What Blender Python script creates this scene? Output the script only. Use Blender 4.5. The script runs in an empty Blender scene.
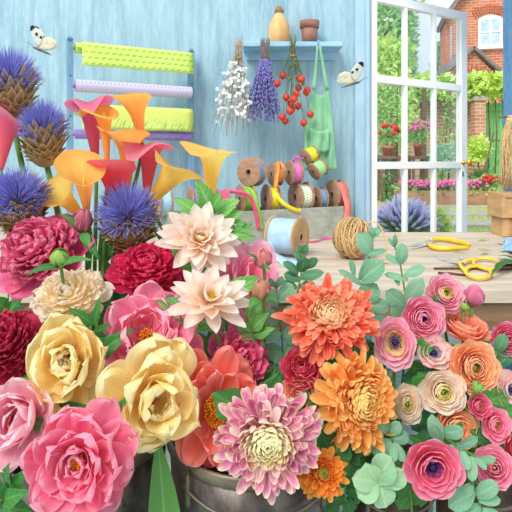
import bpy, math, random
import numpy as np
from mathutils import Vector, Matrix
random.seed(7); RNG = np.random.RandomState(11)
SC = bpy.context.scene; COL = SC.collection
PI = math.pi; F = 512.0; HZ = 160.0; CH = 1.15; TZ = 0.77   # focal (px), horizon row, eye height, table height
def at(px, py, Y): return np.array([(px-256)*Y/F, Y, CH-(py-HZ)*Y/F])
def tab(px, py, dz=0.0):
    Y = (CH-TZ-dz)*F/(py-HZ); return at(px, py, Y)
def unit(v): v = np.asarray(v, float); return v/ (np.linalg.norm(v)+1e-12)
# ------------------------------------------------------------------ mesh builder
class MB:
    def __init__(s): s.V=[]; s.Fc=[]; s.A=[]; s.R=[]; s.n=0
    def add(s, P, faces, pu=None, pv=None, pt=None, rnd=None):
        P=np.asarray(P,float).reshape(-1,3); k=len(P)
        A=np.zeros((k,3))
        if pu is not None: A[:,0]=np.ravel(pu)
        if pv is not None: A[:,1]=np.ravel(pv)
        if pt is not None: A[:,2]=pt
        s.V.append(P); s.A.append(A); s.R.append(np.full(k, random.random() if rnd is None else rnd))
        s.Fc += [tuple(i+s.n for i in f) for f in faces]; s.n+=k
    def grid(s, P, pu=None, pv=None, pt=None, rnd=None, closed=False):
        a,b=P.shape[:2]; fs=[]
        for i in range(a-1):
            for j in range(b if closed else b-1):
                j2=(j+1)%b; fs.append((i*b+j,i*b+j2,(i+1)*b+j2,(i+1)*b+j))
        s.add(P,fs,pu,pv,pt,rnd)
    def box(s, c, size, rot=None):
        h=np.array(size)/2.0
        P=np.array([[x,y,z] for x in(-1,1) for y in(-1,1) for z in(-1,1)])*h
        if rot is not None: P=P@np.asarray(rot).T
        s.add(P+np.asarray(c),[(0,1,3,2),(4,6,7,5),(0,4,5,1),(2,3,7,6),(0,2,6,4),(1,5,7,3)])
    def bar(s,p,q,w,h,up=(0,0,1)):
        p=np.asarray(p,float);q=np.asarray(q,float);d=q-p;L=np.linalg.norm(d);x=d/L
        y=unit(np.cross(up,x)); z=np.cross(x,y); s.box((p+q)/2,(L,w,h),np.stack([x,y,z],1))
    def tube(s, pts, r, n=7, cap=True, pt=0.0):
        pts=np.asarray(pts,float); m=len(pts); r=np.full(m,r) if np.isscalar(r) else np.asarray(r)
        T=np.gradient(pts,axis=0); T/= (np.linalg.norm(T,axis=1,keepdims=True)+1e-12)
        ref=np.array([.31,.77,.55]);
        if abs(T[0]@ref)>.9: ref=np.array([1,0,0.])
        nrm=unit(np.cross(T[0],ref)); rows=[]
        for i in range(m):
            nrm=unit(nrm-T[i]*(nrm@T[i])); b=np.cross(T[i],nrm)
            a=np.arange(n)*2*PI/n
            rows.append(pts[i]+r[i]*(np.cos(a)[:,None]*nrm+np.sin(a)[:,None]*b))
        P=np.array(rows); base=s.n
        pv=np.repeat(np.linspace(0,1,m),n); pu=np.tile(np.sin(np.arange(n)*2*PI/n),m)
        s.grid(P,pu,pv,pt,None,closed=True)
        if cap:
            s.Fc.append(tuple(base+i for i in range(n))[::-1]); s.Fc.append(tuple(base+(m-1)*n+i for i in range(n)))
    def lathe(s, prof, c=(0,0,0), axis=(0,0,1), n=28, pt=0.0, closed=False):
        ax=unit(axis); ref=np.array([0,0,1.]) if abs(ax[2])<.9 else np.array([1.,0,0])
        x=unit(np.cross(ref,ax)); y=np.cross(ax,x); a=np.arange(n)*2*PI/n
        prof=list(prof)+([prof[0]] if closed else [])
        P=np.array([np.asarray(c)+ax*z+ r*(np.cos(a)[:,None]*x+np.sin(a)[:,None]*y) for r,z in prof])
        pv=np.repeat(np.linspace(0,1,len(prof)),n); s.grid(P,np.tile(np.cos(a),len(prof)),pv,pt,None,closed=True)
    def ball(s, c, r, n=14, m=9, pt=0.0):
        r=np.array(r if not np.isscalar(r) else (r,r,r)); t=np.linspace(0,PI,m); a=np.arange(n)*2*PI/n
        P=np.stack([np.outer(np.sin(t),np.cos(a)),np.outer(np.sin(t),np.sin(a)),np.outer(np.cos(t),np.ones(n))],-1)*r+np.asarray(c)
        s.grid(P,np.tile(np.cos(a),m),np.repeat(t/PI,n),pt,None,closed=True)
    def xform(s, R, t=0, sc=1.0):
        s.V=[(v*sc)@np.asarray(R).T+t for v in s.V]
    def verts(s): return np.concatenate(s.V) if s.V else np.zeros((0,3))
    def build(s, name, mat, parent=None, smooth=True, bevel=0.0, thick=0.0):
        V=s.verts(); off=OFF.get(parent.name,np.zeros(3)) if parent else np.zeros(3)
        if parent is None:
            lo=V.min(0); hi=V.max(0); org=np.array([(lo[0]+hi[0])/2,(lo[1]+hi[1])/2,lo[2]])
        else: org=off
        me=bpy.data.meshes.new(name); me.from_pydata((V-org).tolist(),[],s.Fc)
        me.polygons.foreach_set('use_smooth',[smooth]*len(me.polygons))
        a=me.attributes.new('pa','FLOAT_VECTOR','POINT'); a.data.foreach_set('vector',np.concatenate(s.A).ravel())
        a=me.attributes.new('rnd','FLOAT','POINT'); a.data.foreach_set('value',np.concatenate(s.R))
        me.materials.append(mat); me.update()
        o=bpy.data.objects.new(name,me); COL.objects.link(o)
        if parent is None: o.location=org.tolist()
        else: o.parent=parent
        OFF[o.name]=org
        if bevel:
            b=o.modifiers.new('bevel','BEVEL'); b.width=bevel; b.segments=2; b.limit_method='ANGLE'
        if thick:
            b=o.modifiers.new('solid','SOLIDIFY'); b.thickness=thick; b.offset=0
        return o
OFF={}
def tag(o,label=None,cat=None,group=None,kind=None):
    if label: o['label']=label
    if cat: o['category']=cat
    if group: o['group']=group
    if kind: o['kind']=kind
    return o
def thing(name,label,cat,loc,group=None):
    o=bpy.data.objects.new(name,None); COL.objects.link(o); o.location=[float(c) for c in loc]; o.empty_display_size=.02
    OFF[o.name]=np.asarray(loc,float); return tag(o,label,cat,group)
# ------------------------------------------------------------------ materials
def lin(c):
    return tuple([((x/255)/12.92 if x/255<=.04045 else ((x/255+.055)/1.055)**2.4) for x in c])+(1.0,)
class NT:
    def __init__(s,name):
        s.m=bpy.data.materials.new(name); s.m.use_nodes=True; s.t=s.m.node_tree; s.t.nodes.clear()
        s.out=s.t.nodes.new('ShaderNodeOutputMaterial')
    def n(s,ty,**kw):
        o=s.t.nodes.new(ty)
        for k,v in kw.items(): setattr(o,k,v)
        return o
    def l(s,a,b): s.t.links.new(a,b)
    def put(s,sock,v):
        if hasattr(v,'is_output') or isinstance(v,bpy.types.NodeSocket): s.l(v,sock)
        else: sock.default_value=v
    def math(s,op,a,b=0.0,c=None,clamp=False):
        o=s.n('ShaderNodeMath',operation=op,use_clamp=clamp); s.put(o.inputs[0],a); s.put(o.inputs[1],b)
        if c is not None: s.put(o.inputs[2],c)
        return o.outputs[0]
    def mix(s,f,a,b,mode='MIX'):
        o=s.n('ShaderNodeMix',data_type='RGBA',blend_type=mode); s.put(o.inputs[0],f); s.put(o.inputs[6],a); s.put(o.inputs[7],b)
        return o.outputs[2]
    def noise(s,vec,scale,detail=3,rough=.55):
        o=s.n('ShaderNodeTexNoise'); o.inputs['Scale'].default_value=scale; o.inputs['Detail'].default_value=detail; o.inputs['Roughness'].default_value=rough
        if vec is not None: s.l(vec,o.inputs['Vector'])
        return o.outputs['Fac']
    def ss(s,x,lo,hi):
        o=s.n('ShaderNodeMapRange',interpolation_type='SMOOTHSTEP'); s.put(o.inputs[0],x); o.inputs[1].default_value=lo; o.inputs[2].default_value=hi
        return o.outputs[0]
    def pa(s):
        a=s.n('ShaderNodeAttribute',attribute_name='pa'); sp=s.n('ShaderNodeSeparateXYZ'); s.l(a.outputs['Vector'],sp.inputs[0])
        r=s.n('ShaderNodeAttribute',attribute_name='rnd'); return sp.outputs[0],sp.outputs[1],sp.outputs[2],r.outputs['Fac']
    def vec(s,x,y,z):
        o=s.n('ShaderNodeCombineXYZ'); s.put(o.inputs[0],x); s.put(o.inputs[1],y); s.put(o.inputs[2],z); return o.outputs[0]
    def obj(s,scale=(1,1,1)):
        t=s.n('ShaderNodeTexCoord'); m=s.n('ShaderNodeMapping'); m.inputs['Scale'].default_value=scale; s.l(t.outputs['Object'],m.inputs['Vector']); return m.outputs[0]
    def bsdf(s,col,rough=.6,metal=0.0,spec=.25,trans=0.0,bump=None,bstr=.2,sheen=0):
        p=s.n('ShaderNodeBsdfPrincipled'); s.put(p.inputs['Base Color'],col); s.put(p.inputs['Roughness'],rough); p.inputs['Metallic'].default_value=metal
        p.inputs['Specular IOR Level'].default_value=spec
        if bump is not None:
            b=s.n('ShaderNodeBump'); b.inputs['Strength'].default_value=bstr; b.inputs['Distance'].default_value=.01; s.l(bump,b.inputs['Height']); s.l(b.outputs[0],p.inputs['Normal'])
        o=p.outputs[0]
        if trans:
            t=s.n('ShaderNodeBsdfTranslucent'); s.put(t.inputs['Color'],col); mx=s.n('ShaderNodeMixShader'); mx.inputs[0].default_value=trans
            s.l(o,mx.inputs[1]); s.l(t.outputs[0],mx.inputs[2]); o=mx.outputs[0]
        s.l(o,s.out.inputs[0]); return s.m
MATS={}
def petal_mat(name,base,tip,edge=None,edge_amt=.6,center=None,clo=.1,chi=.5,g=1.0,streak=.25,trans=.40,vlo=0.0,vhi=1.0):
    if name in MATS: return MATS[name]
    T=NT(name); pu,pv,pt,rn=T.pa()
    f=T.ss(pv,vlo,vhi); f=T.math('POWER',f,g)
    c=T.mix(f,lin(base),lin(tip))
    if edge is not None:
        e=T.math('MAXIMUM',T.math('POWER',T.math('ABSOLUTE',pu),3.0),T.ss(pv,.78,1.0)); e=T.math('MULTIPLY',e,edge_amt); c=T.mix(e,c,lin(edge))
    if center is not None:
        c=T.mix(T.ss(pt,clo,chi),lin(center),c)
    nz=T.noise(T.vec(T.math('MULTIPLY_ADD',pu,7.0,T.math('MULTIPLY',rn,57.0)),T.math('MULTIPLY',pv,1.6),T.math('MULTIPLY',rn,31.0)),1.6,3,.6)
    k=T.math('MULTIPLY_ADD',nz,2*streak,1-streak*.95); k=T.math('MULTIPLY_ADD',rn,.14,T.math('SUBTRACT',k,.07))
    c=T.mix(1.0,c,T.vec(k,k,k),'MULTIPLY')
    MATS[name]=T.bsdf(c,.65,spec=.15,trans=trans); return MATS[name]
def leaf_mat(name,a,b,vein,vs=8.0,vamt=.55,trans=.2):
    if name in MATS: return MATS[name]
    T=NT(name); pu,pv,pt,rn=T.pa(); au=T.math('ABSOLUTE',pu)
    c=T.mix(rn,lin(a),lin(b))
    nz=T.noise(T.vec(T.math('MULTIPLY_ADD',pu,2.0,T.math('MULTIPLY',rn,40.)),T.math('MULTIPLY',pv,3.0),rn),2.0,3)
    c=T.mix(T.math('MULTIPLY',nz,.5),c,lin(b))
    w=T.math('SINE',T.math('MULTIPLY',T.math('SUBTRACT',pv,T.math('MULTIPLY',au,.22)),vs*2*PI))
    side=T.math('MULTIPLY',T.ss(w,.75,1.0),vamt*.55); mid=T.math('MULTIPLY',T.math('SUBTRACT',1.0,T.ss(au,.03,.13)),vamt)
    c=T.mix(T.math('MAXIMUM',side,mid),c,lin(vein))
    MATS[name]=T.bsdf(c,.5,spec=.25,trans=trans); return MATS[name]
def plain(name,a,b=None,scale=20,rough=.6,metal=0,spec=.25,stretch=(1,1,1),bump=.0,trans=0,detail=4):
    if name in MATS: return MATS[name]
    T=NT(name); v=T.obj(stretch); nz=T.noise(v,scale,detail); f=T.ss(nz,.3,.7)
    c=T.mix(f,lin(a),lin(b or tuple(x*.88 for x in a)))
    MATS[name]=T.bsdf(c,rough,metal,spec,trans,bump=nz if bump else None,bstr=bump); return MATS[name]
def wall_mat(name,a,b,pitch=.105,axis=0,line=(120,165,195)):
    T=NT(name); v=T.obj(); sp=T.n('ShaderNodeSeparateXYZ'); T.l(v,sp.inputs[0]); x=sp.outputs[axis]
    fr=T.math('FRACT',T.math('DIVIDE',x,pitch)); idx=T.math('FLOOR',T.math('DIVIDE',x,pitch))
    v2=T.obj((9,9,1.2)); nz=T.noise(v2,2.2,5,.65); nz2=T.noise(T.obj((1,1,1)),1.1,2); nz3=T.noise(T.obj((26,26,7)),3,3)
    c=T.mix(T.ss(nz,.3,.72),lin(a),lin(b)); c=T.mix(T.math('MULTIPLY',T.ss(nz2,.35,.7),.4),c,lin(b)); c=T.mix(T.math('MULTIPLY',T.ss(nz3,.45,.75),.18),c,lin((225,240,248)))
    wn=T.n('ShaderNodeTexWhiteNoise',noise_dimensions='1D'); T.l(idx,wn.inputs['W'])
    c=T.mix(T.math('MULTIPLY',wn.outputs[0],.22),c,lin(b))
    ln=T.math('MULTIPLY',T.math('SUBTRACT',1.0,T.ss(fr,.0,.05)),.38); c=T.mix(ln,c,lin(line))
    return T.bsdf(c,.8,spec=.1)
def wood_mat(name,a,b,stretch=(1,8,8),scale=2.5,dark=(120,95,75),damt=.5,bump=.15):
    if name in MATS: return MATS[name]
    T=NT(name); v=T.obj(stretch); nz=T.noise(v,scale,5,.6); n2=T.noise(T.obj(tuple(s*2.6 for s in stretch)),scale*1.7,4,.7)
    c=T.mix(T.ss(nz,.3,.7),lin(a),lin(b)); c=T.mix(T.math('MULTIPLY',T.ss(n2,.55,.75),damt),c,lin(dark))
    MATS[name]=T.bsdf(c,.65,spec=.2,bump=n2,bstr=bump); return MATS[name]
def brick_mat(name,c1,c2,mortar,w=.23,h=.075):
    T=NT(name); t=T.n('ShaderNodeTexCoord'); sp=T.n('ShaderNodeSeparateXYZ'); T.l(t.outputs['Object'],sp.inputs[0])
    b=T.n('ShaderNodeTexBrick'); T.l(T.vec(T.math('ADD',sp.outputs[0],sp.outputs[1]),sp.outputs[2],0.0),b.inputs['Vector'])
    b.inputs['Color1'].default_value=lin(c1); b.inputs['Color2'].default_value=lin(c2); b.inputs['Mortar'].default_value=lin(mortar)
    b.inputs['Scale'].default_value=1; b.inputs['Brick Width'].default_value=w; b.inputs['Row Height'].default_value=h; b.inputs['Mortar Size'].default_value=h*.13
    nz=T.noise(T.obj(),3,4); c=T.mix(T.math('MULTIPLY',T.ss(nz,.4,.7),.35),b.outputs[0],lin(mortar))
    return T.bsdf(c,.85,spec=.1)
def dotted(name,bg,dot,sx,sy,rad=.25,ell=1.0,dot2=None,ang=0):
    """paper / ribbon print: dots in the sheet's own u,v"""
    if name in MATS: return MATS[name]
    T=NT(name); pu,pv,pt,rn=T.pa()
    u=T.math('MULTIPLY',pu,sx); v=T.math('MULTIPLY',pv,sy); row=T.math('FLOOR',v)
    u=T.math('ADD',u,T.math('MULTIPLY',row,.5)); fu=T.math('SUBTRACT',T.math('FRACT',u),.5); fv=T.math('SUBTRACT',T.math('FRACT',v),.5)
    if ang: fu=T.math('MULTIPLY_ADD',fv,ang,fu)
    d=T.math('SQRT',T.math('ADD',T.math('POWER',T.math('MULTIPLY',fu,ell),2.0),T.math('POWER',fv,2.0)))
    m=T.math('SUBTRACT',1.0,T.ss(d,rad*.75,rad*1.2)); nz=T.noise(T.obj(),9,3)
    c=T.mix(T.math('MULTIPLY',nz,.5),lin(bg),lin(tuple(min(255,x+18) for x in bg))); c=T.mix(T.math('MULTIPLY',m,.8),c,lin(dot))
    if dot2:
        w=T.noise(T.vec(T.math('MULTIPLY_ADD',pv,8.0,T.math('MULTIPLY',pu,60.0)),T.math('MULTIPLY',pv,2.0),0.0),1.5,2)
        k=T.math('MULTIPLY',T.ss(w,.5,.65),T.ss(pv,.5,.75)); c=T.mix(T.math('MULTIPLY',k,.75),c,lin(dot2))
    MATS[name]=T.bsdf(c,.7,spec=.1); return MATS[name]
# ------------------------------------------------------------------ petals, leaves, flowers
def prof(v,vm=.6,base=.25,p=2.0,q=2.0):
    v=np.asarray(v); t=np.clip((v-vm)/(1-vm),0,1)
    return np.where(v<=vm, base+(1-base)*np.sin(PI/2*np.clip(v/vm,0,1)), np.clip(1-t**p,0,1)**(1/q))
def petal(mb,phi,r0,z0,L,W,a0,a1,cup=.2,ruf=.05,pf=(.6,.25,2,2),nu=7,nv=8,pt=0,jag=0,twist=0,kr=2.5):
    v=np.sin(np.linspace(0,1,nv)**.85*PI/2); u=np.linspace(-1,1,nu)
    va=np.linspace(0,1,24); ang=math.radians(a0)+(math.radians(a1)-math.radians(a0))*va
    cr=np.concatenate([[0],np.cumsum((np.cos(ang[1:])+np.cos(ang[:-1]))/2/23)])*L; cz=np.concatenate([[0],np.cumsum((np.sin(ang[1:])+np.sin(ang[:-1]))/2/23)])*L
    ph=random.random()*6.28; ph2=random.random()*6.28
    lf=1+jag*(np.sin(u*5+ph)*.5+RNG.uniform(-.5,.5,nu))
    vv=v[:,None]*np.where(v[:,None]>.5,1+(lf[None,:]-1)*(v[:,None]-.5)*2,1)
    vv=np.clip(vv,0,1.15); R=np.interp(np.clip(vv,0,1),va,cr)+np.clip(vv-1,0,1)*L*math.cos(ang[-1]); Z=np.interp(np.clip(vv,0,1),va,cz)+np.clip(vv-1,0,1)*L*math.sin(ang[-1])
    A=np.interp(np.clip(vv,0,1),va,ang)
    w=W/2*prof(v,*pf)[:,None]; S=u[None,:]*w
    d=cup*w*u[None,:]**2 + ruf*L*(v[:,None]**2)*np.sin(u[None,:]*kr+ph) + ruf*.5*L*v[:,None]**3*np.sin(u[None,:]*kr*2.3+ph2) + twist*S
    R=R-np.sin(A)*d+r0; Z=Z+np.cos(A)*d+z0
    c,s_=math.cos(phi),math.sin(phi)
    P=np.stack([R*c-S*s_,R*s_+S*c,Z],-1)
    mb.grid(P,np.tile(u,(nv,1)),np.tile(v[:,None],(1,nu)),pt)
def ring(mb,n,r0,z0,L,W,a0,a1,pt=0,ph=None,jl=.1,ja=7,jp=.25,**kw):
    ph=random.random()*6 if ph is None else ph
    for i in range(n):
        da=random.uniform(-ja,ja)
        petal(mb,ph+2*PI*(i+random.uniform(-jp,jp))/n,r0,z0,L*(1+random.uniform(-jl,jl)),W*(1+random.uniform(-jl,jl)),a0+da*.5,a1+da,pt=pt,**kw)
def frame(N,up=(0,0,1),spin=0):
    N=unit(N); up=np.asarray(up,float)
    if abs(N@up)>.98: up=np.array([0,1.,0])
    y=unit(up-N*(up@N)); x=np.cross(y,N); c,s=math.cos(spin),math.sin(spin)
    return np.stack([x*c+y*s,-x*s+y*c,N],1)
def fit(parts,bbox,Y,N,spin=0,up=(0,0,1),main=None):
    """turn the flower to face N, then size and place it so that it spans the given frame box at depth Y"""
    R=frame(N,up,spin); x0,y0,x1,y1=bbox; gx=(x1-x0)*.03; gy=(y1-y0)*.03; x0,x1,y0,y1=x0-gx,x1+gx,y0-gy,y1+gy
    for m in parts: m.xform(R)
    tgt=np.array([(x0+x1)/2,(y0+y1)/2]); size=math.sqrt((x1-x0)*(y1-y0))
    S=1.0; t=np.zeros(3); src=main or parts
    V=np.concatenate([m.verts() for m in src]); ctr=(V.max(0)+V.min(0))/2
    e=V.max(0)-V.min(0); rat=((x1-x0)/(y1-y0))/(e[0]/e[2]); rat=min(1.55,max(.62,rat)); A=np.array([math.sqrt(rat),1,1/math.sqrt(rat)])
    e=e*A; s=size*Y/F/math.sqrt(e[0]*e[2]); pos=at(tgt[0],tgt[1],Y)
    for it in range(4):
        Q=(V-ctr)*A*s+pos; px=256+Q[:,0]/Q[:,1]*F; py=HZ-(Q[:,2]-CH)/Q[:,1]*F
        w=math.sqrt((px.max()-px.min())*(py.max()-py.min())); s*=size/w
        pos=pos+np.array([(tgt[0]-(px.max()+px.min())/2)*Y/F,0,-(tgt[1]-(py.max()+py.min())/2)*Y/F])
    for m in parts: m.V=[(v-ctr)*A*s+pos for v in m.V]
    return lambda p: (np.asarray(p,float)@R.T-ctr)*A*s+pos, s
BUCK={1:(-.309,.90,.30,.678,.150),2:(0,.90,.30,.678,.150),3:(.230,.89,.30,.625,.070),4:(.378,.88,.30,.64,.068)}
def bez(p,n=12):
    p=[np.asarray(q,float) for q in p]; t=np.linspace(0,1,n)[:,None]
    return (1-t)**3*p[0]+3*(1-t)**2*t*p[1]+3*(1-t)*t*t*p[2]+t**3*p[3]
def stem(parent,p0,N,b,mat,r=.0032,out=.04):
    bx,by,bz,rim,br=BUCK[b]; p0=np.asarray(p0,float); N=unit(N)
    a=random.uniform(0,6.28); q=np.array([bx,by,0])+np.array([math.cos(a),math.sin(a),0])*br*.55*random.random()
    d=p0[:2]-q[:2]; dl=np.linalg.norm(d); mx=br*.62; k=min(1,mx/ (dl+1e-9))
    g=np.array([q[0]*.5+bx*.5+d[0]*k*.6,q[1]*.5+by*.5+d[1]*k*.6,rim+.01]); end=np.array([q[0],q[1],bz+.015])
    h=max(.02,(p0[2]-g[2])*.5)
    pts=np.concatenate([bez([p0,p0-N*out,g+np.array([0,0,h]),g],12),bez([g,g-np.array([0,0,.1]),end+np.array([0,0,.1]),end],6)[1:]])
    m=MB(); m.tube(pts,r,6); m.build('stem',mat,parent); return pts
def leaf(mb,pb,pt_,W,up=(0,-.6,.8),bend=.12,fold=.18,kind='oval',nu=7,nv=10):
    pb=np.asarray(pb,float); pt_=np.asarray(pt_,float); d=pt_-pb; L=np.linalg.norm(d); x=d/L
    up=np.asarray(up,float); n=unit(up-x*(up@x)); y=np.cross(n,x)
    v=np.linspace(0,1,nv) if kind!='lobed' else np.linspace(0,1,26); u=np.linspace(-1,1,nu)
    if kind=='oval': w=prof(v,.48,.12,2,2)
    elif kind=='round': w=prof(v,.52,.35,2.2,2)
    elif kind=='lance': w=prof(v,.38,.12,1.25,1)
    elif kind=='serrate': v=np.linspace(0,1,22); w=prof(v,.42,.2,1.6,1.2)*(1+.09*np.where(np.arange(22)%2,1,-1))
    else:
        w=prof(v,.5,.2,1.8,1.4)*(.62+.38*np.abs(np.sin(v*PI*3.2+.4)))
    w[-1]=max(w[-1],.0); nv=len(v)
    z=bend*L*4*v*(1-v); S=u[None,:]*w[:,None]*W/2
    Zz=z[:,None]+fold*np.abs(S)+ .03*W*np.sin(u[None,:]*4+v[:,None]*7)
    P=pb+ (v*L)[:,None,None]*x+ S[...,None]*y+ Zz[...,None]*n
    mb.grid(P,np.tile(u,(nv,1)),np.tile(v[:,None],(1,nu)),0)
def fib(i): return i*2.399963
def face(r,u,t): return np.array([r,-t,u])     # right, up, toward the viewer

G_STEM=plain('stem_green',(112,150,70),(86,128,58),30)
L_PEO=leaf_mat('peony_leaf',(38,104,48),(78,146,66),(140,185,110),5,.4)
L_MINT=leaf_mat('veined_leaf',(72,150,66),(128,190,96),(186,220,150),7,.6)
L_MUM=leaf_mat('chrysanthemum_leaf',(38,92,46),(72,128,62),(120,165,95),6,.35)
L_EUC=leaf_mat('eucalyptus_leaf',(104,160,126),(140,186,150),(176,212,174),6,.4)
L_EUD=leaf_mat('eucalyptus_dark',(60,122,84),(100,158,112),(150,192,150),6,.4)
L_SIL=leaf_mat('silver_leaf',(140,186,150),(170,205,160),(200,220,150),5,.5)
L_BUD=leaf_mat('sepal_green',(110,160,70),(150,185,90),(190,205,130),6,.3)

def finish(kind,label,cat,parts,b,N,base,group=None,leaves=3,lm=None,lk='lance',ll=.10,lw=.034,stem_r=.0034,lstart=2):
    """parts: list of (name, MB, mat, label); stem, leaves, all under one Empty at the foot of the stem"""
    bx,by,bz,rim,br=BUCK[b]; group=group or {'peony':'peonies in the zinc buckets','dahlia':'blush white dahlias','chrysanthemum':'chrysanthemums in the buckets','globe_artichoke':'globe artichoke thistles','calla_lily':'calla lilies behind the peonies','ranunculus':'ranunculus in the right bunch','anemone':'anemones in the right bunch'}.get(kind)
    t=thing(kind,label,cat,(bx,by,bz+.012),group)
    for nm,m,mat,lb in parts:
        if m.n:
            o=m.build(nm,mat,t)
            if lb: o['label']=lb
    pts=stem(t,base,N,b,G_STEM,stem_r)
    for i in range(leaves):
        k=min(lstart+i*2,len(pts)-9); p=pts[k]; a=fib(i)+random.random(); m=MB()
        Nn=unit(N); q=frame(Nn); dr=q[:,0]*math.cos(a)+q[:,1]*math.sin(a)
        tip=p+unit(dr+Nn*.15)*ll*random.uniform(.8,1.15); leaf(m,p,tip,lw*random.uniform(.85,1.2),up=Nn,bend=.06,kind=lk); m.build('leaf',lm or L_PEO,t)
    return t
FLOWERS={}
def peony_open(label,bbox,Y,N,b,mat,inner=None,st=None,spec=None,spin=0,group=None,leaves=4,ruf=.075,core=None,irr=13,stc=(240,170,40)):
    o,i_,s_=MB(),MB(),MB()
    spec=spec or [(8,.06,-.10,.98,.84,2,38,.22),(8,.06,-.03,.88,.78,22,68,.3),(7,.05,.02,.74,.66,42,100,.4)]
    for k,r in enumerate(spec):
        n,r0,z0,L,W,a0,a1,cup=r
        ring(o,n,r0,z0,L,W,a0,a1,pt=1-k*.15,cup=cup,ruf=ruf,pf=(.66,.3,2.6,2.2),nu=13,nv=12,jag=.04,jl=.16,ja=irr,jp=.35,kr=3.4)
    for r in (inner or []):
        n,r0,z0,L,W,a0,a1,cup=r
        ring(i_,n,r0,z0,L,W,a0,a1,pt=.3,cup=cup,ruf=ruf,pf=(.68,.34,2.8,2.3),nu=11,nv=10,jag=.05,jl=.18,ja=12,kr=3.5)
    if st:
        nst,hs,rs=st
        for j in range(nst):
            a=fib(j); rr=rs*math.sqrt((j+.5)/nst); p=np.array([math.cos(a)*rr*.5,math.sin(a)*rr*.5,.06]); q=np.array([math.cos(a)*rr,math.sin(a)*rr,hs*random.uniform(.8,1.15)])
            s_.tube([p,(p+q)/2+[0,0,.02],q],[.011,.011,.012],4); s_.ball(q,(.028,.028,.04),6,4)
    mb=MB(); base=np.array([0,0,-.1])
    tr,s=fit([o,i_,s_],bbox,Y,N,spin,main=[o,i_] if i_.n else [o])
    sp=MB()
    return finish('peony',label,'flower',[('outer_petals',o,mat,None),('inner_petals',i_,core or mat,None),('stamens',s_,plain('stamen_%d_%d_%d'%stc,stc,(220,120,20),60),'golden stamens')],b,N,tr(base),group,leaves)
def peony_bomb(label,bbox,Y,N,b,mat,guard=None,gl=.95,n=95,gn=8,flat=.72,spin=0,Ls=.42,leaves=4,jag=.18):
    o,i_=MB(),MB()
    if gn: ring(o,gn,.25*gl,-.28,gl,.85*gl,-12,22,pt=.9,cup=.2,ruf=.06,pf=(.66,.3,2.6,2.2),nu=9,nv=9,jag=.05)
    for k in range(n):
        t=(k+.5)/n; th=math.acos(1-1.12*t); a=fib(k); r=.62*math.sin(th); z=.62*flat*math.cos(th)
        el=90-math.degrees(th)*.98
        petal(i_,a,r*.72,z*.72,Ls*random.uniform(.8,1.25),Ls*random.uniform(.62,.95),el-12+random.uniform(-14,14),el+34+random.uniform(-22,22),cup=.35,ruf=.1,pf=(.7,.35,3,2.2),nu=6,nv=6,pt=t,jag=jag,kr=3.6)
    core=MB(); core.ball((0,0,0),(.5,.5,.5*flat),16,10,pt=.5); i_.add(core.verts(),core.Fc,None,np.full(core.n,.2),.5)
    tr,s=fit([o,i_],bbox,Y,N,spin)
    return finish('peony',label,'flower',[('guard_petals',o,guard or mat,None),('inner_petals',i_,mat,None)],b,N,tr((0,0,-.35)),None,leaves)
def dahlia(label,bbox,Y,N,b,mat,spin=0,rings=None):
    o,c=MB(),MB()
    rings=rings or [(11,.1,-.1,.98,.40,-8,14),(11,.1,-.06,.95,.40,8,30),(10,.09,-.02,.88,.38,22,44),(10,.09,0,.76,.35,36,60),(8,.07,.03,.6,.30,50,76),(7,.04,.05,.42,.22,62,92)]
    for k,(n,r0,z0,L,W,a0,a1) in enumerate(rings):
        ring(o,n,r0,z0,L,W,a0,a1,pt=1-k*.22,cup=.6,ruf=.02,pf=(.52,.3,1.8,1.3),nu=7,nv=9,jl=.12,ja=11,jp=.25)
    for k in range(26):
        a=fib(k); r=.13*math.sqrt((k+.5)/26); petal(c,a,r,.1,.20,.07,80,100,cup=.4,ruf=0,pf=(.5,.4,2,1.3),nu=3,nv=4,pt=0)
    tr,s=fit([o,c],bbox,Y,N,spin,main=[o])
    return finish('dahlia',label,'flower',[('petals',o,mat,None),('center',c,petal_mat('dahlia_heart',(250,228,80),(255,244,140)),'yellow heart')],b,N,tr((0,0,-.15)),None,2,L_MINT,'serrate',.10,.045)
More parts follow.
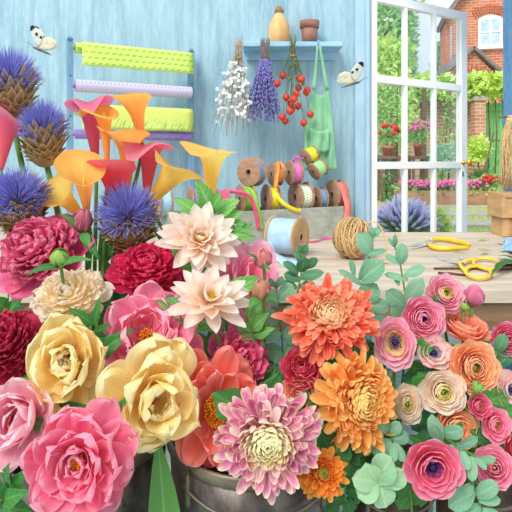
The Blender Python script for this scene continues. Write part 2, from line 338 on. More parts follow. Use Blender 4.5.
def mum(label,bbox,Y,N,b,mat,n=150,spin=0,curl=1.0,wid=.15,eye=None,eyelab=None,droop=0,leaves=4):
    o,c,e=MB(),MB(),MB()
    n=int(n*1.5)
    for k in range(n):
        t=(k+4)/(n+4); a=fib(k)
        th=math.radians(8+100*t**.8); r=.28*math.sin(th); z=.30*math.cos(th)-.04
        el=90-math.degrees(th)
        L=(.16+.62*t**1.15)*random.uniform(.88,1.1); W=(wid*(.55+.6*t))*random.uniform(.85,1.15)
        q=random.random(); a+=random.uniform(-.13,.13)
        if t<.42: a0=el-16+random.uniform(-8,8); a1=el+70*curl+random.uniform(-14,14)
        elif q<.42: a0=el-8+random.uniform(-14,12); a1=el+92*curl+random.uniform(-24,20)
        elif q<.72: a0=el+12+random.uniform(-12,12); a1=el-38-30*droop+random.uniform(-20,16)
        else: a0=el+random.uniform(-16,14); a1=el+18+random.uniform(-16,16)
        L*=random.uniform(.88,1.06)
        petal(c if t<.3 else o,a,r,z,L,W,a0,a1,cup=.75,ruf=.0,pf=(.68,.42,2.4,1.8),nu=5,nv=8,pt=t)
    core=MB(); core.ball((0,0,-.04),(.26,.26,.28),14,8); o.add(core.verts(),core.Fc,None,np.full(core.n,.1),.5)
    for k in range(24):
        a=fib(k); r=.09*math.sqrt((k+.5)/24); petal(e,a,r,.24,.11,.045,75,105,cup=.4,ruf=0,pf=(.5,.4,2,1.3),nu=3,nv=4,pt=0)
    tr,s=fit([o,c,e],bbox,Y,N,spin,main=[o,c])
    return finish('chrysanthemum',label,'flower',[('outer_petals',o,mat,None),('inner_petals',c,mat,None),('center',e,eye or petal_mat('green_eye',(150,180,60),(200,215,110)),eyelab or 'green eye')],b,N,tr((0,0,-.3)),None,leaves,L_MUM,'lobed',.085,.055)
def ranunc(label,bbox,Y,N,b,mat,layers=7,spin=0,eye='green',n=7,open_=1.0,leaves=2,kind='ranunculus',up0=0.0,eye_r=.15,lm=None):
    o,i_,c,s_=MB(),MB(),MB(),MB()
    for k in range(layers):
        t=1-k/(layers-.0); rad=.2+.72*t
        L=.35+.58*t; a0=18+up0+(1-t)*62*open_; a1=a0+28+22*(1-t)
        ring(o if k<layers//2 else i_,n if t>.4 else max(5,n-1),eye_r*.55+.02+.06*(1-t),-.12+.16*(1-t),L,(.42+.42*t)*7/n*.98,a0-10,a1,pt=t,cup=.28,ruf=.022,pf=(.6,.45,2.6,2.1),nu=9,nv=9,jl=.06,ja=5,jp=.16,jag=.02)
    parts=[('outer_petals',o,mat,None),('inner_petals',i_,mat,None)]
    if eye in('green','yellow'):
        em=petal_mat('ranunculus_heart_'+eye,*(((165,190,70),(215,222,120)) if eye=='green' else ((235,205,70),(250,236,150))))
        for k in range(26):
            a=fib(k); t=(k+.5)/26; r=eye_r*math.sqrt(t); petal(c,a,r,.06,.26-.06*t,.12,82-20*t,125,cup=.5,ruf=0,pf=(.6,.5,2.2,2),nu=4,nv=5,pt=t)
        parts.append(('center',c,em,'green heart' if eye=='green' else 'yellow heart'))
    else:
        em=plain('anemone_black',(52,38,92),(28,22,56),80)
        c.ball((0,0,.16),(eye_r*.72,eye_r*.72,.12),14,8); parts.append(('center',c,em,'dark violet centre'))
        for k in range(34):
            a=2*PI*k/34+random.uniform(-.06,.06); q=np.array([math.cos(a),math.sin(a),0]); h=random.uniform(.8,1.25)
            p1=q*eye_r*.5+[0,0,.1]; p2=q*eye_r*1.35*h+[0,0,.25]; s_.tube([p1,p2],[.008,.008],4); s_.ball(p2,(.026,.026,.026),6,4)
        parts.append(('stamens',s_,plain('anemone_stamen',(70,50,130),(40,30,90),90),'dark violet stamens'))
    tr,s=fit([o,i_,c,s_],bbox,Y,N,spin,main=[o,i_])
    return finish(kind,label,'flower',parts,b,N,tr((0,0,-.2)),None,leaves,lm or L_PEO,'lobed',.06,.035,stem_r=.0026)
def artichoke(label,bbox_t,bbox,Y,N,b,spin=0,big=1.0):
    f,br=MB(),MB()
    br.ball((0,0,-.16),(.52,.52,.52),18,12)
    nb=120
    for k in range(nb):
        t=(k+.5)/nb; th=math.radians(58+108*t); a=fib(k)+random.uniform(-.1,.1); r=.52*math.sin(th); z=-.16+.52*math.cos(th)
        petal(br,a,r*.9,z,(.46-.08*t)*random.uniform(.8,1.3),.26,58+12*(1-t)-18*t+random.uniform(-10,10),30+random.uniform(-25,18)+25*(1-t),cup=.35,ruf=.02,pf=(.35,.6,1.2,1),nu=5,nv=6,pt=t)
    nf=760
    for k in range(nf):
        t=(k+.5)/nf; th=math.radians(88*t**.6); a=fib(k)+random.uniform(-.05,.05); d=np.array([math.sin(th)*math.cos(a),math.sin(th)*math.sin(a),math.cos(th)])
        d=unit(d+RNG.normal(0,.09,3)); p=np.array([d[0]*.2,d[1]*.2,.10+d[2]*.12]); L=.62*random.uniform(.75,1.1); q=p+d*L+np.array([0,0,.03])
        f.tube([p,p+d*L*.5+[0,0,.03],q],[.011,.013,.003],3,cap=False,pt=t)
    tr,s=fit([f,br],bbox,Y,N,spin)
    fm=MATS.get('thistle_floret')
    if fm is None:
        T=NT('thistle_floret'); pu,pv,pt,rn=T.pa(); c=T.mix(T.ss(pv,.0,.62),lin((226,150,176)),lin((146,142,230))); c=T.mix(T.math('MULTIPLY',rn,.6),c,lin((188,194,252)))
        fm=MATS['thistle_floret']=T.bsdf(c,.7,spec=.1,trans=.15)
    bm=petal_mat('thistle_bract',(122,84,52),(182,146,98),(226,204,150),.75,streak=.35,trans=.05)
    return finish('globe_artichoke',label,'flower',[('florets',f,fm,'violet-blue tuft'),('bracts',br,bm,'brown pointed scales')],b,N,tr((0,0,-.55)),None,0,stem_r=.006)
def calla(label,bbox,Y,ax,tipdir,b,mat,flare=.55,droop=.35,mouth=.3,curl=.25,narrow=1.0):
    """funnel round ax; the long lip points to tipdir (both right, up, toward)"""
    o,sx=MB(),MB(); nu,nv=34,20
    v=np.linspace(0,1,nv)[:,None]; ph=np.linspace(-PI,PI,nu)[None,:]
    c=np.cos(ph); lip=np.clip((v-.52)/.48,0,1); front=(1-c)/2     # 0 at the tip side, 1 at the overlap
    rad=(.085+.27*v**1.15+ lip**1.7*flare*(.55+.35*c+.10*np.cos(2*ph)))*narrow
    z=v*(1.5+.28*c*lip)-lip**2.2*droop*(.9+.25*c)
    tip=np.exp(-(ph/.32)**2); rad=rad+tip*lip**3*.26; z=z-tip*lip**3*curl
    off=np.clip(ph/PI,-1,1)*.05*v*np.exp(-((np.abs(ph)-PI)/.6)**2)
    rad=rad+off; P=np.stack([rad*np.cos(ph),rad*np.sin(ph),z+0*ph],-1)
    o.grid(P,np.tile(np.linspace(-1,1,nu),(nv,1)),np.tile(v,(1,nu)),0)
    sx.tube([[0,0,.45],[0.01,0,.75],[.02,0,1.08]],[.035,.05,.03],8)
    A=unit(ax); 
    tr,s=fit([o,sx],bbox,Y,A,0,up=unit(np.asarray(tipdir,float)),main=[o])
    return finish('calla_lily',label,'flower',[('spathe',o,mat,None),('spadix',sx,plain('spadix_yellow',(245,200,70),(225,165,40),50),'yellow spadix')],b,A,tr((0,0,0)),None,0,stem_r=.0042)
# ================================================================== SETTING
def struct(name,mb,mat,bevel=0,**k):
    o=mb.build(name,mat,None,smooth=False,bevel=bevel); o['kind']='structure'; return o
W_BLUE=wall_mat('blue_planks',(130,168,186),(176,206,218)); W_PALE=wall_mat('pale_planks',(160,204,226),(196,224,238)); W_DEEP=wall_mat('deep_blue',(74,124,170),(104,150,190))
m=MB(); m.box((-1.195,2.80,1.4),(3.55,.1,2.8)); struct('wall_back',m,W_BLUE)
m=MB(); m.box((2.248,2.80,1.4),(1.746,.1,2.8)); struct('wall_back_right',m,W_DEEP)
m=MB(); m.box((.9775,2.80,2.5),(.795,.1,.6)); struct('wall_over_door',m,W_BLUE)
m=MB(); m.box((0,1.15,-.05),(6.2,3.5,.1)); struct('floor',m,plain('floor_boards',(176,200,192),(150,178,172),6,stretch=(1,6,1)))
m=MB(); m.box((.555,2.742,1.1),(.055,.035,2.2)); m.box((.592,2.76,1.1),(.022,.1,2.2)); struct('trim_1',m,plain('trim_paint',(178,206,224),(160,192,214),5,stretch=(4,4,1)),.004)
m=MB(); m.box((1.40,2.735,1.1),(.05,.03,2.2)); struct('trim_2',m,plain('trim_deep',(92,146,192),(120,170,210),6,stretch=(4,4,1)),.004)
# door
H=np.array([.612,2.752]); E=np.array([1.288,3.16]); dd=unit(E-H); DW=np.linalg.norm(E-H); nn=np.array([-dd[1],dd[0]])
DR=np.array([[dd[0],nn[0],0],[dd[1],nn[1],0],[0,0,1]])
def dbox(mb,s0,s1,z0,z1,th=.04): 
    c=H+dd*(s0+s1)/2; mb.box((c[0],c[1],(z0+z1)/2),(s1-s0,th,z1-z0),DR)
def sx_of(px):  # distance along the door where a frame column meets it
    k=(px-256)/F; return (k*H[1]-H[0])/(dd[0]-k*dd[1])
WHITE=plain('white_paint',(254,253,250),(246,247,246),12,rough=.5)
m=MB(); st=[(0,.036),(DW-.056,DW)]
for a,b_ in st: dbox(m,a,b_,.01,2.055)
zr=[(2.005,2.055),(1.568,1.610),(1.100,1.140),(.60,.645),(.01,.16)]
for a,b_ in zr: dbox(m,.030,DW-.05,a,b_,.036)
mun=[sx_of(404.5),sx_of(433.5)]
for c_ in mun: dbox(m,c_-.011,c_+.011,.1,2.03,.03)
door=struct('door_1',m,WHITE,.003)
T=NT('window_glass'); tr_=T.n('ShaderNodeBsdfTransparent'); tr_.inputs[0].default_value=(.98,.99,.99,1); gl=T.n('ShaderNodeBsdfGlossy'); gl.inputs['Roughness'].default_value=.06; lw=T.n('ShaderNodeLayerWeight'); lw.inputs[0].default_value=.25
mx=T.n('ShaderNodeMixShader'); T.l(T.math('MULTIPLY_ADD',lw.outputs['Fresnel'],.10,.01),mx.inputs[0]); T.l(tr_.outputs[0],mx.inputs[1]); T.l(gl.outputs[0],mx.inputs[2]); T.l(mx.outputs[0],T.out.inputs[0]); GLASS=T.m
cols=[.036]+mun+[DW-.056]
for i in range(3):
    for (z0,z1) in ((1.61,2.005),(1.14,1.568),(.645,1.10),(.16,.60)):
        m=MB(); dbox(m,cols[i]+(.012 if i else 0),cols[i+1]-(.012 if i<2 else 0),z0,z1,.004); m.build('pane',GLASS,door,smooth=False)
kp=H+dd*(DW-.045); m=MB(); nv3=np.array([-nn[0]*-1,-nn[1]*-1,0]); nf=-np.array([nn[0],nn[1],0])
kc=np.array([kp[0],kp[1],1.135]); m.lathe([(0,.0),(.014,.0),(.014,.006),(.007,.01),(.007,.03),(.016,.036),(.021,.046),(.019,.056),(.010,.062),(0,.063)],kc+nf*.02,nf,18); m.build('door_knob',plain('brass',(235,190,70),(205,150,40),30,rough=.3,metal=.6,spec=.5),door)
m=MB(); m.box(kc+nf*.021-[0,0,.07],(.012,.004,.03),DR); m.build('keyhole',plain('keyhole_grey',(130,140,150)),door,smooth=False)
# table
TW=wood_mat('table_wood',(218,200,180),(190,170,150),(1.2,9,9),2.2,(150,128,106),.45)
t=thing('work_table','long weathered wooden work table running under the back wall','table',(-.2,2.1,0))
m=MB()
for i in range(5): m.box((-.1,1.5+.24*i+.12,TZ-.02),(4.4,.2385,.04))
top=m.build('tabletop',TW,t,smooth=False,bevel=.002)
m=MB(); m.box((-.1,1.53,TZ-.083),(4.36,.035,.085)); m.box((-.1,2.66,TZ-.083),(4.36,.035,.085)); m.build('apron_rail',wood_mat('table_rail',(142,112,86),(112,86,64),(1.2,9,9),2.5,(96,72,54),.6),t,smooth=False,bevel=.002)
for x in(-2.2,2.0):
    for y in(1.56,2.62):
        m=MB(); m.box((x,y,(TZ-.04)/2),(.09,.09,TZ-.04)); m.build('leg',MATS['table_rail'],t,smooth=False,bevel=.004)
# bench for the buckets
BT=plain('bench_paint',(182,212,204),(160,194,188),8,stretch=(1,5,1))
t=thing('low_bench','low pale green painted bench carrying the flower buckets','bench',(0,.95,0))
m=MB(); m.box((.02,.92,.28),(1.5,.5,.04)); m.build('seat_board',BT,t,smooth=False,bevel=.004)
for x in(-.66,.70):
    m=MB(); m.box((x,.92,.13),(.05,.44,.26)); m.build('leg',BT,t,smooth=False,bevel=.004)
# buckets
T=NT('dark_zinc'); nz=T.noise(T.obj((1,1,.5)),26,6,.7); n2=T.noise(T.obj((1,1,1)),5,3)
c=T.mix(T.ss(nz,.35,.7),lin((58,54,52)),lin((118,110,104))); c=T.mix(T.math('MULTIPLY',T.ss(n2,.42,.68),.75),c,lin((132,108,90))); ZINC=T.bsdf(c,.42,.35,.5,bump=nz,bstr=.12)
T=NT('brown_zinc'); nz=T.noise(T.obj((1,1,.4)),30,6,.7); c=T.mix(T.ss(nz,.35,.7),lin((66,50,42)),lin((112,86,68))); BRN=T.bsdf(c,.5,.2,.4,bump=nz,bstr=.12)
RIMM=plain('rim_zinc',(122,112,92),(92,84,72),30,rough=.4,metal=.4,spec=.5)
def bucket(k,label,mat,taper=.9):
    x,y,z0,z1,r=BUCK[k]; t=thing('flower_bucket',label,'bucket',(x,y,z0),'flower buckets on the bench')
    m=MB(); rb=r*taper; pr=[(0,0),(rb,0),(rb*1.0+ .002,.004)]
    for f in(.25,.5,.75,1): pr.append((rb+(r-rb)*f,(z1-z0)*f))
    pr+=[(r-.004,z1-z0)]
    for f in(.75,.5,.25,.03): pr.append((rb+(r-rb)*f-.004,(z1-z0)*f))
    pr.append((0,.008)); m.lathe(pr,(x,y,z0),(0,0,1),48); m.build('body',mat,t)
    m=MB(); rr=min(.009,r*.085); a=np.linspace(0,2*PI,12,endpoint=False); m.lathe([(r+.001+rr*.55*math.cos(q),(z1-z0)-rr*.3+rr*1.15*math.sin(q)) for q in a],(x,y,z0),(0,0,1),56,closed=True); m.build('rim',RIMM,t)
    for s in(-1,1):
        m=MB(); an=-PI/2+s*.72; c_=np.array([x+math.cos(an)*(r+.006),y+math.sin(an)*(r+.006),z1-.022]); 
        m.tube([c_+[0,0,.02],c_+[0,-.009,.012],c_+[0,-.011,-.004],c_+[0,-.006,-.024],c_+[0,-.001,-.034]],[.0035,.004,.004,.005,.006],8); m.build('ear',RIMM,t)
    m=MB(); m.tube([[x+(r+.015)*math.sin(q),y-(r+.015)*math.cos(q),z1-.022-.5*r*.35*(1-(q/.74)**2)] for q in np.linspace(-.74,.74,17)],.0028,7); m.build('bail_handle',RIMM,t)
    return t
bucket(1,'dark zinc bucket at left, holding the dark pink, cream and yellow peonies',ZINC)
bucket(2,'big dark zinc bucket in the middle, under the coral peony and the pink-purple chrysanthemum',ZINC)
bucket(3,'dark brown bucket with a grey rim under the orange chrysanthemums',BRN,.85)
bucket(4,'narrow dark brown bucket below the deep pink anemone, farthest right',BRN,.85)
# ------------------------------------------------------------------ paper rack and rolls
RP=plain('rack_blue',(142,180,204),(116,158,188),9,stretch=(4,4,1))
RL=np.array([-.893,2.42]); RRt=np.array([-.332,2.70]); rd=unit(RRt-RL); rn=np.array([rd[1],-rd[0]]); RW=np.linalg.norm(RRt-RL)
RR3=np.array([[rd[0],-rn[0],0],[rd[1],-rn[1],0],[0,0,1]])
def rk(s,d,z): p=RL+rd*s+rn*d; return np.array([p[0],p[1],z])
def rz(px,py): # height on the rack plane for a frame point
    k=(px-256)/F; s=(k*RL[1]-RL[0])/(rd[0]-k*rd[1]); Y=RL[1]+rd[1]*s; return s,CH-(py-HZ)*Y/F
t=thing('paper_rack','pale blue upright rack with two posts holding rolls of wrapping paper','rack',(*(RL+rd*RW/2),TZ))
for s in(.012,RW-.012):
    m=MB(); m.box(rk(s,0,(TZ+1.725)/2+.0),(.030,.03,1.725-TZ),RR3); m.tube([rk(s,.015,1.72),rk(s,-.015,1.72)],.015,14); m.build('post',RP,t,bevel=.002,smooth=False)
    for z in(1.55,1.36,1.18):
        m=MB(); m.ball(rk(s,.017,z),.004,8,5); m.build('screw',RIMM,t)
m=MB(); m.box(rk(RW/2,-.004,.80),(RW-.03,.02,.05),RR3); m.build('cross_rail',RP,t,smooth=False)
PGRN=dotted('paper_leaf',(212,232,116),(140,196,84),17,5,.2,.55,ang=.9)
PLIL=dotted('paper_lilac',(206,196,226),(120,100,170),30,9,.13,1)
PDOT=dotted('paper_dots',(212,230,128),(246,226,60),17,7,.24,1,(92,158,62))
PPUR=plain('paper_purple',(170,146,206),(148,122,190),10,stretch=(1,4,4))
COREM=plain('card_core',(150,170,120),(120,140,100),30)
def roll(label,z,r,mat,sheet,cm,sh=0,zs=None,s0=.03,s1=None):
    s1=s1 or RW-.03; t=thing('wrapping_paper_roll',label,'paper roll',rk((s0+s1)/2,.03,z-r),'wrapping paper rolls on the rack')
    A=rk(s0,.02+r,z); B=rk(s1,.02+r,z); ax=B-A; L=np.linalg.norm(ax)
    m=MB(); n=24; a=np.linspace(0,2*PI,n); up=np.array([0,0,1.]); ou=np.array([rn[0],rn[1],0])
    uu=np.linspace(0,1,16); P=np.array([[A+ax*u+r*(math.cos(q)*ou+math.sin(q)*up) for u in uu] for q in a])
    m.grid(P,np.tile(uu,(n,1)),np.tile((a/(2*PI)*r/.03*.6)[:,None],(1,16))); m.build('roll',mat,t)
    m=MB(); m.lathe([(r*.35,0),(r*.97,0)],A+ax*.001,ax/L,20); m.lathe([(r*.35,0),(r*.97,0)],B-ax*.001,ax/L,20); m.lathe([(r*.36,-.012),(r*.36,L+.012),(r*.28,L+.012),(r*.28,-.012)],A,ax/L,16,closed=True); m.build('core_tube',cm,t)
    if sh:
        m=MB(); rr=r+.003; qs=list(np.linspace(2.2,0.0,9)); rows=[]
        for q in qs: rows.append([A+ax*u+rr*(math.cos(q)*ou+math.sin(q)*up) for u in uu*.96+.05])
        for h in np.linspace(0,sh,7)[1:]: rows.append([A+ax*u+ou*(rr+.004*math.sin(u*9+1)*h/sh+.006*h/sh)-up*h*(1+.02*math.sin(u*14)) for u in uu*.96+.05])
        P=np.array(rows); vv=np.concatenate([np.linspace(0,.35,9),np.linspace(.35,1,7)[1:]])
        m.grid(P,np.tile(uu,(len(rows),1)),np.tile(vv[:,None],(1,16))); m.build('hanging_sheet',sheet,t,thick=.0008)
    return t
roll('lime green leaf-print wrapping paper roll at the top of the rack',1.675,.026,PGRN,PGRN,COREM,.085)
roll('pale lilac wrapping paper roll with tiny dots, second from the top of the rack',1.497,.030,PLIL,None,PPUR)
roll('green wrapping paper roll with yellow dots and grass print, lower on the rack',1.385,.026,PDOT,PDOT,COREM,.09)
roll('plain purple wrapping paper roll at the bottom of the rack',1.272,.023,PPUR,None,PPUR)
# ------------------------------------------------------------------ shelf with two pots and hanging bunches
SH=plain('shelf_blue',(176,212,232),(150,192,218),7,stretch=(1,6,6)); YS=2.66
t=thing('wall_shelf','short pale blue shelf on the wall above the ribbon spools','shelf',(*at(291,52,YS)[:2],at(291,52,YS)[2]))
a=at(243,44,YS); b_=at(341,44,YS); zt=at(0,44,YS)[2]
m=MB(); m.box(((a[0]+b_[0])/2,2.675,zt-.013),(b_[0]-a[0],.15,.026)); m.build('shelf_board',SH,t,smooth=False,bevel=.004)
m=MB(); m.box(((a[0]+b_[0])/2,2.735,zt-.045),(b_[0]-a[0]-.03,.02,.05)); m.build('back_rail',SH,t,smooth=False,bevel=.003)
pegs={}
for px in(240.5,264,292,318):
    p=at(px,49,2.60); m=MB(); z=zt-.013; m.tube([[p[0],2.602,z],[p[0],2.575,z],[p[0],2.565,z+.01]],.004,8); m.build('peg',SH,t); pegs[px]=np.array([p[0],2.568,z+.004])
CLAY=plain('bottle_clay',(232,190,132),(206,156,98),14,rough=.4,stretch=(1,1,.6)); POT=plain('brown_pot',(168,122,104),(142,98,84),20)
TERRA=plain('terracotta',(206,128,92),(180,104,72),24)
c=at(279,44,2.67); k=2.67/F; t=thing('clay_bottle','tall honey-coloured clay bottle standing on the wall shelf','bottle',(c[0],2.67,zt))
m=MB(); m.lathe([(0,.001),(9.5*k,.001),(10.5*k,1*k),(10.8*k,8*k),(10.2*k,18*k),(7.5*k,25*k),(4.6*k,29*k),(4.0*k,32*k),(3.4*k,32*k),(4*k,28*k),(6*k,24*k),(9*k,17*k),(9*k,3*k),(0,2.5*k)],(c[0],2.67,zt),(0,0,1),28); m.build('body',CLAY,t)
m=MB(); m.lathe([(3.6*k,30.5*k),(4.6*k,31*k),(4.8*k,34*k),(3.0*k,36.5*k),(2.4*k,38*k),(0,38*k)],(c[0],2.67,zt),(0,0,1),20); m.build('stopper',plain('bottle_neck',(176,134,98),(150,108,76),20),t)
c=at(309.5,44,2.67); t=thing('flower_pot','small empty brown flower pot standing on the wall shelf','pot',(c[0],2.67,zt))
m=MB(); m.lathe([(0,.001),(7.2*k,.001),(8.6*k,17*k),(8.0*k,17*k),(6.6*k,2*k),(0,2*k)],(c[0],2.67,zt),(0,0,1),28); m.build('body',POT,t)
m=MB(); m.lathe([(8.4*k,16*k),(9.6*k,16.2*k),(10*k,23*k),(9.2*k,23*k),(8.6*k,16.6*k)],(c[0],2.67,zt),(0,0,1),28,closed=True); m.build('rim',POT,t)
def bunch(kind,label,px,ytop,ytie,ybot,wid,n,cstem,heads,Y=2.56,splay=1.0,lean=0,top_w=5,kind_=0):
    pt_=at(px,ytie,Y); k=Y/F; P0=None
    t=thing(kind,label,'dried flowers',at(px,ybot,Y),'dried bunches hanging under the shelf')
    m=MB(); ends=[]; perm=list(range(n)); random.shuffle(perm)
    for i in range(n):
        a=fib(i); r=math.sqrt((i+.5)/n); e=at(px+lean+math.cos(a)*r*wid/2,ybot-(ybot-ytie)*random.uniform(.0,.55)*(.35+.65*random.random()) if kind_!=3 else ybot-4-(ybot-ytie-20)*perm[i]/n,Y); e[1]+=math.sin(a)*r*wid/2*k*.7
        q=pt_+np.array([math.cos(a),math.sin(a)*.8,0])*r*2.0*k
        u=at(px+random.uniform(-top_w,top_w),ytop+random.uniform(0,9),Y)
        mid=(q*.62+e*.38)+np.array([math.cos(a)*1.2,0,0])*k; pts=bez([u,q+[0,0,.03],mid,e],9); m.tube(pts,.0013,4); ends.append((pts,e,a))
    m.build('stems',cstem,t)
    m=MB(); m.lathe([(2.6*k+.003*math.cos(q),.004*math.sin(q)) for q in np.linspace(0,2*PI,8,endpoint=False)],pt_,(0,0,1),16,closed=True); pg=min(pegs.items(),key=lambda z:abs(z[0]-px))[1]
    m.tube([pt_+[0,-.008,.0],(pt_+pg)/2+[0.004,-.004,0],pg+[0,0,.002]],.0013,5); m.build('string',plain('jute',(196,160,110),(160,124,80),60),t)
    heads(t,ends,k); return t
DST=plain('dry_stem',(150,120,90),(116,92,66),40); DGR=plain('dry_green_stem',(96,120,62),(120,104,60),40)
def h_white(t,ends,k):
    m=MB()
    for pts,e,a in ends:
        for j in range(8):
            f=random.uniform(.5,1.0); p=pts[int(f*8)]+RNG.normal(0,2.4*k,3)
            d=unit(RNG.normal(0,1,3)+np.array([0,0,-1])); leaf(m,p-d*2.3*k,p+d*2.3*k,3.4*k,up=(RNG.uniform(-.5,.5),-1,.3),kind='round',nu=4,nv=5)
    o=m.build('seed_heads',plain('honesty_white',(246,246,240),(226,230,232),50,trans=.2),t)
def h_lav(t,ends,k):
    m=MB()
    for pts,e,a in ends:
        for f in np.linspace(.42,1.0,11):
            i=min(7,int(f*8)); p=pts[i]*(1-(f*8-i))+pts[min(8,i+1)]*(f*8-i)
            m.ball(p+RNG.normal(0,.5*k,3),(.95*k,.95*k,1.5*k),5,4)
    m.build('flower_spikes',plain('lavender_blue',(146,142,222),(110,108,196),220),t)
def h_red(t,ends,k):
    for pts,e,a in ends:
        m=MB(); m.ball(e,(3.7*k,3.7*k,3.7*k),12,8); o=m.build('lantern',plain('berry_red',(226,78,48),(198,48,34),60,rough=.35,spec=.4),t)
        mm=MB(); mm.ball(e+[0,-.0,-3.7*k],.9*k,6,4); mm.build('tip',DST,o)
    m=MB()
    for pts,e,a in ends:
        for j in range(2):
            p=pts[random.randint(3,7)]; d=unit(RNG.normal(0,1,3)); leaf(m,p,p+d*5*k,2.2*k,up=(0,-1,.3),kind='lance',nu=4,nv=5)
    m.build('leaves',leaf_mat('dry_leaf',(84,116,60),(110,134,72),(140,156,100),4,.3),t)
bunch('dried_bunch','dried bunch of small white seed heads, leftmost hanging from the shelf',239,36,58,137,46,44,plain('pale_stem',(196,178,156),(170,150,128),40),h_white,lean=-6)
bunch('dried_bunch','dried lavender bunch hanging head-down under the middle of the shelf',265,37,60,121,34,90,plain('lav_stem',(140,124,120),(110,104,110),40),h_lav,lean=-2)
bunch('dried_bunch','dried bunch of round orange-red seed heads hanging beside the green apron',293,34,56,127,36,18,DGR,h_red,lean=2,kind_=3)
# apron
AP=plain('apron_green',(150,206,164),(122,182,142),9,rough=.85,stretch=(3,3,1)); 
t=thing('apron','soft green cloth apron hanging by its straps from the shelf end','apron',at(320,168,2.58))
m=MB(); rows=[]; us=np.linspace(-1,1,22); vs=np.linspace(0,1,24)
for v in vs:
    py=88+v*82; xl=313-8.5*min(1,v*1.7)**.8; xr=328+9*v**.8; rows.append([at((xl+xr)/2+(xr-xl)/2*u, py+ (7*(1-u*u)*(1-v)), 2.60-.012*math.cos(u*6+v*2)*(.4+.6*v)-.006*math.sin(u*13)*v) for u in us])
m.grid(np.array(rows),np.tile(us,(24,1)),np.tile(vs[:,None],(1,22))); m.build('body',AP,t,thick=.003)
for (x0,x1) in((317.5,313.6),(320.0,327.4)):
    m=MB(); P=[]
    for v in np.linspace(0,1,10):
        x=x0+(x1-x0)*v**1.1; w_=1.1+.9*v; P.append([at(x-w_,46+v*44,2.575+.02*v),at(x+w_,46+v*44,2.573+.02*v)])
    m.grid(np.array(P)); m.build('strap',AP,t,thick=.003)
m=MB(); P=[]
for v in np.linspace(0,1,8):
    P.append([at(311+ (1-abs(u))*0+ (u+1)*9, 128+v*22+3*(1-u*u), 2.582-.012*math.cos(u*6+v*2)-.008*(v<.2)*(1-u*u)) for u in np.linspace(-1,1,10)])
m.grid(np.array(P)); m.build('pocket',AP,t,thick=.003)
# ------------------------------------------------------------------ ribbon tray and spools
TRAYM=wood_mat('tray_wood',(186,186,172),(150,156,146),(2,9,9),3,(110,116,108),.5)
p0=tab(232,246); p0=np.array([-.36,2.14,TZ]); p1=np.array([.475,2.575,TZ]); td=unit(p1-p0); tn=np.array([-td[1],td[0],0]); TL=np.linalg.norm(p1-p0)
TR=np.stack([td,tn,[0,0,1]],1)
def tr3(s,d,z): return p0+td*s+tn*d+np.array([0,0,z])
t=thing('ribbon_tray','long weathered wooden tray packed with spools of ribbon','tray',tr3(TL/2,.08,0))
m=MB(); m.box(tr3(TL/2,.078,.118),(TL-.02,.144,.012),TR); m.build('base',TRAYM,t,smooth=False)
for nm,c_,sz in(('side_board',tr3(TL/2,0,.075),(TL,.010,.15)),('side_board',tr3(TL/2,.155,.075),(TL,.010,.15)),('end_board',tr3(.005,.078,.075),(.010,.144,.15)),('end_board',tr3(TL-.005,.078,.075),(.010,.144,.15))):
    m=MB(); m.box(c_,sz,TR); m.build(nm,TRAYM,t,smooth=False,bevel=.0015)
SPW=plain('spool_wood',(184,146,118),(158,120,96),18,stretch=(1,1,3)); SPL=plain('spool_light',(206,168,126),(184,142,100),16); 
def rib(name,a): return plain('ribbon_'+name,tuple(min(255,x*1.03) for x in a),tuple(x*.93 for x in a),40,rough=.4,spec=.4)
RB={'blue':rib('blue',(110,160,215)),'sky':rib('sky',(168,204,236)),'orange':rib('orange',(246,150,66)),'pink':rib('pink',(232,120,196)),'yellow':rib('yellow',(250,226,60)),'mint':rib('mint',(168,220,150)),'lime':rib('lime',(160,210,80)),'magenta':rib('magenta',(220,70,150)),'coral':rib('coral',(244,128,122)),'violet':rib('violet',(160,136,214)),'pinkhot':rib('pinkhot',(236,84,140)),'dotlime':dotted('ribbon_spots',(240,246,226),(120,180,60),26,3,.27,1)}
NR=rib('net',(176,208,240))
def spool(label,c,ax,r,w_,rm,flange=SPW,group='ribbon spools in the wooden tray',fill=.82,hole=.2,th=.004):
    ax=unit(ax); c=np.asarray(c,float); t=thing('ribbon_spool',label,'ribbon spool',c-[0,0,r],group)
    for s in(-1,1):
        m=MB(); q=c+ax*s*w_/2; m.lathe([(r*hole,-th),(r*hole,th),(r*.96,th),(r,th*.5),(r,-th*.5),(r*.96,-th)],q,ax,32,closed=True); m.lathe([(r*hole*1.0,-th*1.15),(r*hole*1.5,-th*1.15),(r*hole*1.5,th*1.15),(r*hole,th*1.15)],q,ax,24,closed=True); m.build('flange',flange,t)
    m=MB(); m.lathe([(r*hole*.98,-w_/2-.003),(r*hole*.98,w_/2+.003),(r*hole*.7,w_/2+.003),(r*hole*.7,-w_/2-.003)],c,ax,18,closed=True); m.build('core',plain('spool_core',(96,68,52),(76,52,40),30),t)
    m=MB(); n=40; aa=np.arange(n+1)*2*PI/n; ref=np.array([0,0,1.]); x=unit(np.cross(ref,ax)); y=np.cross(ax,x); zz=np.linspace(-w_/2+th,w_/2-th,5)
    P=np.array([[c+ax*z+r*fill*(math.cos(q)*x+math.sin(q)*y) for z in zz] for q in aa]); m.grid(P,np.tile((aa/(2*PI))[:,None],(1,5)),np.tile(np.linspace(0,1,5),(n+1,1))); m.build('ribbon',rm,t)
    return t
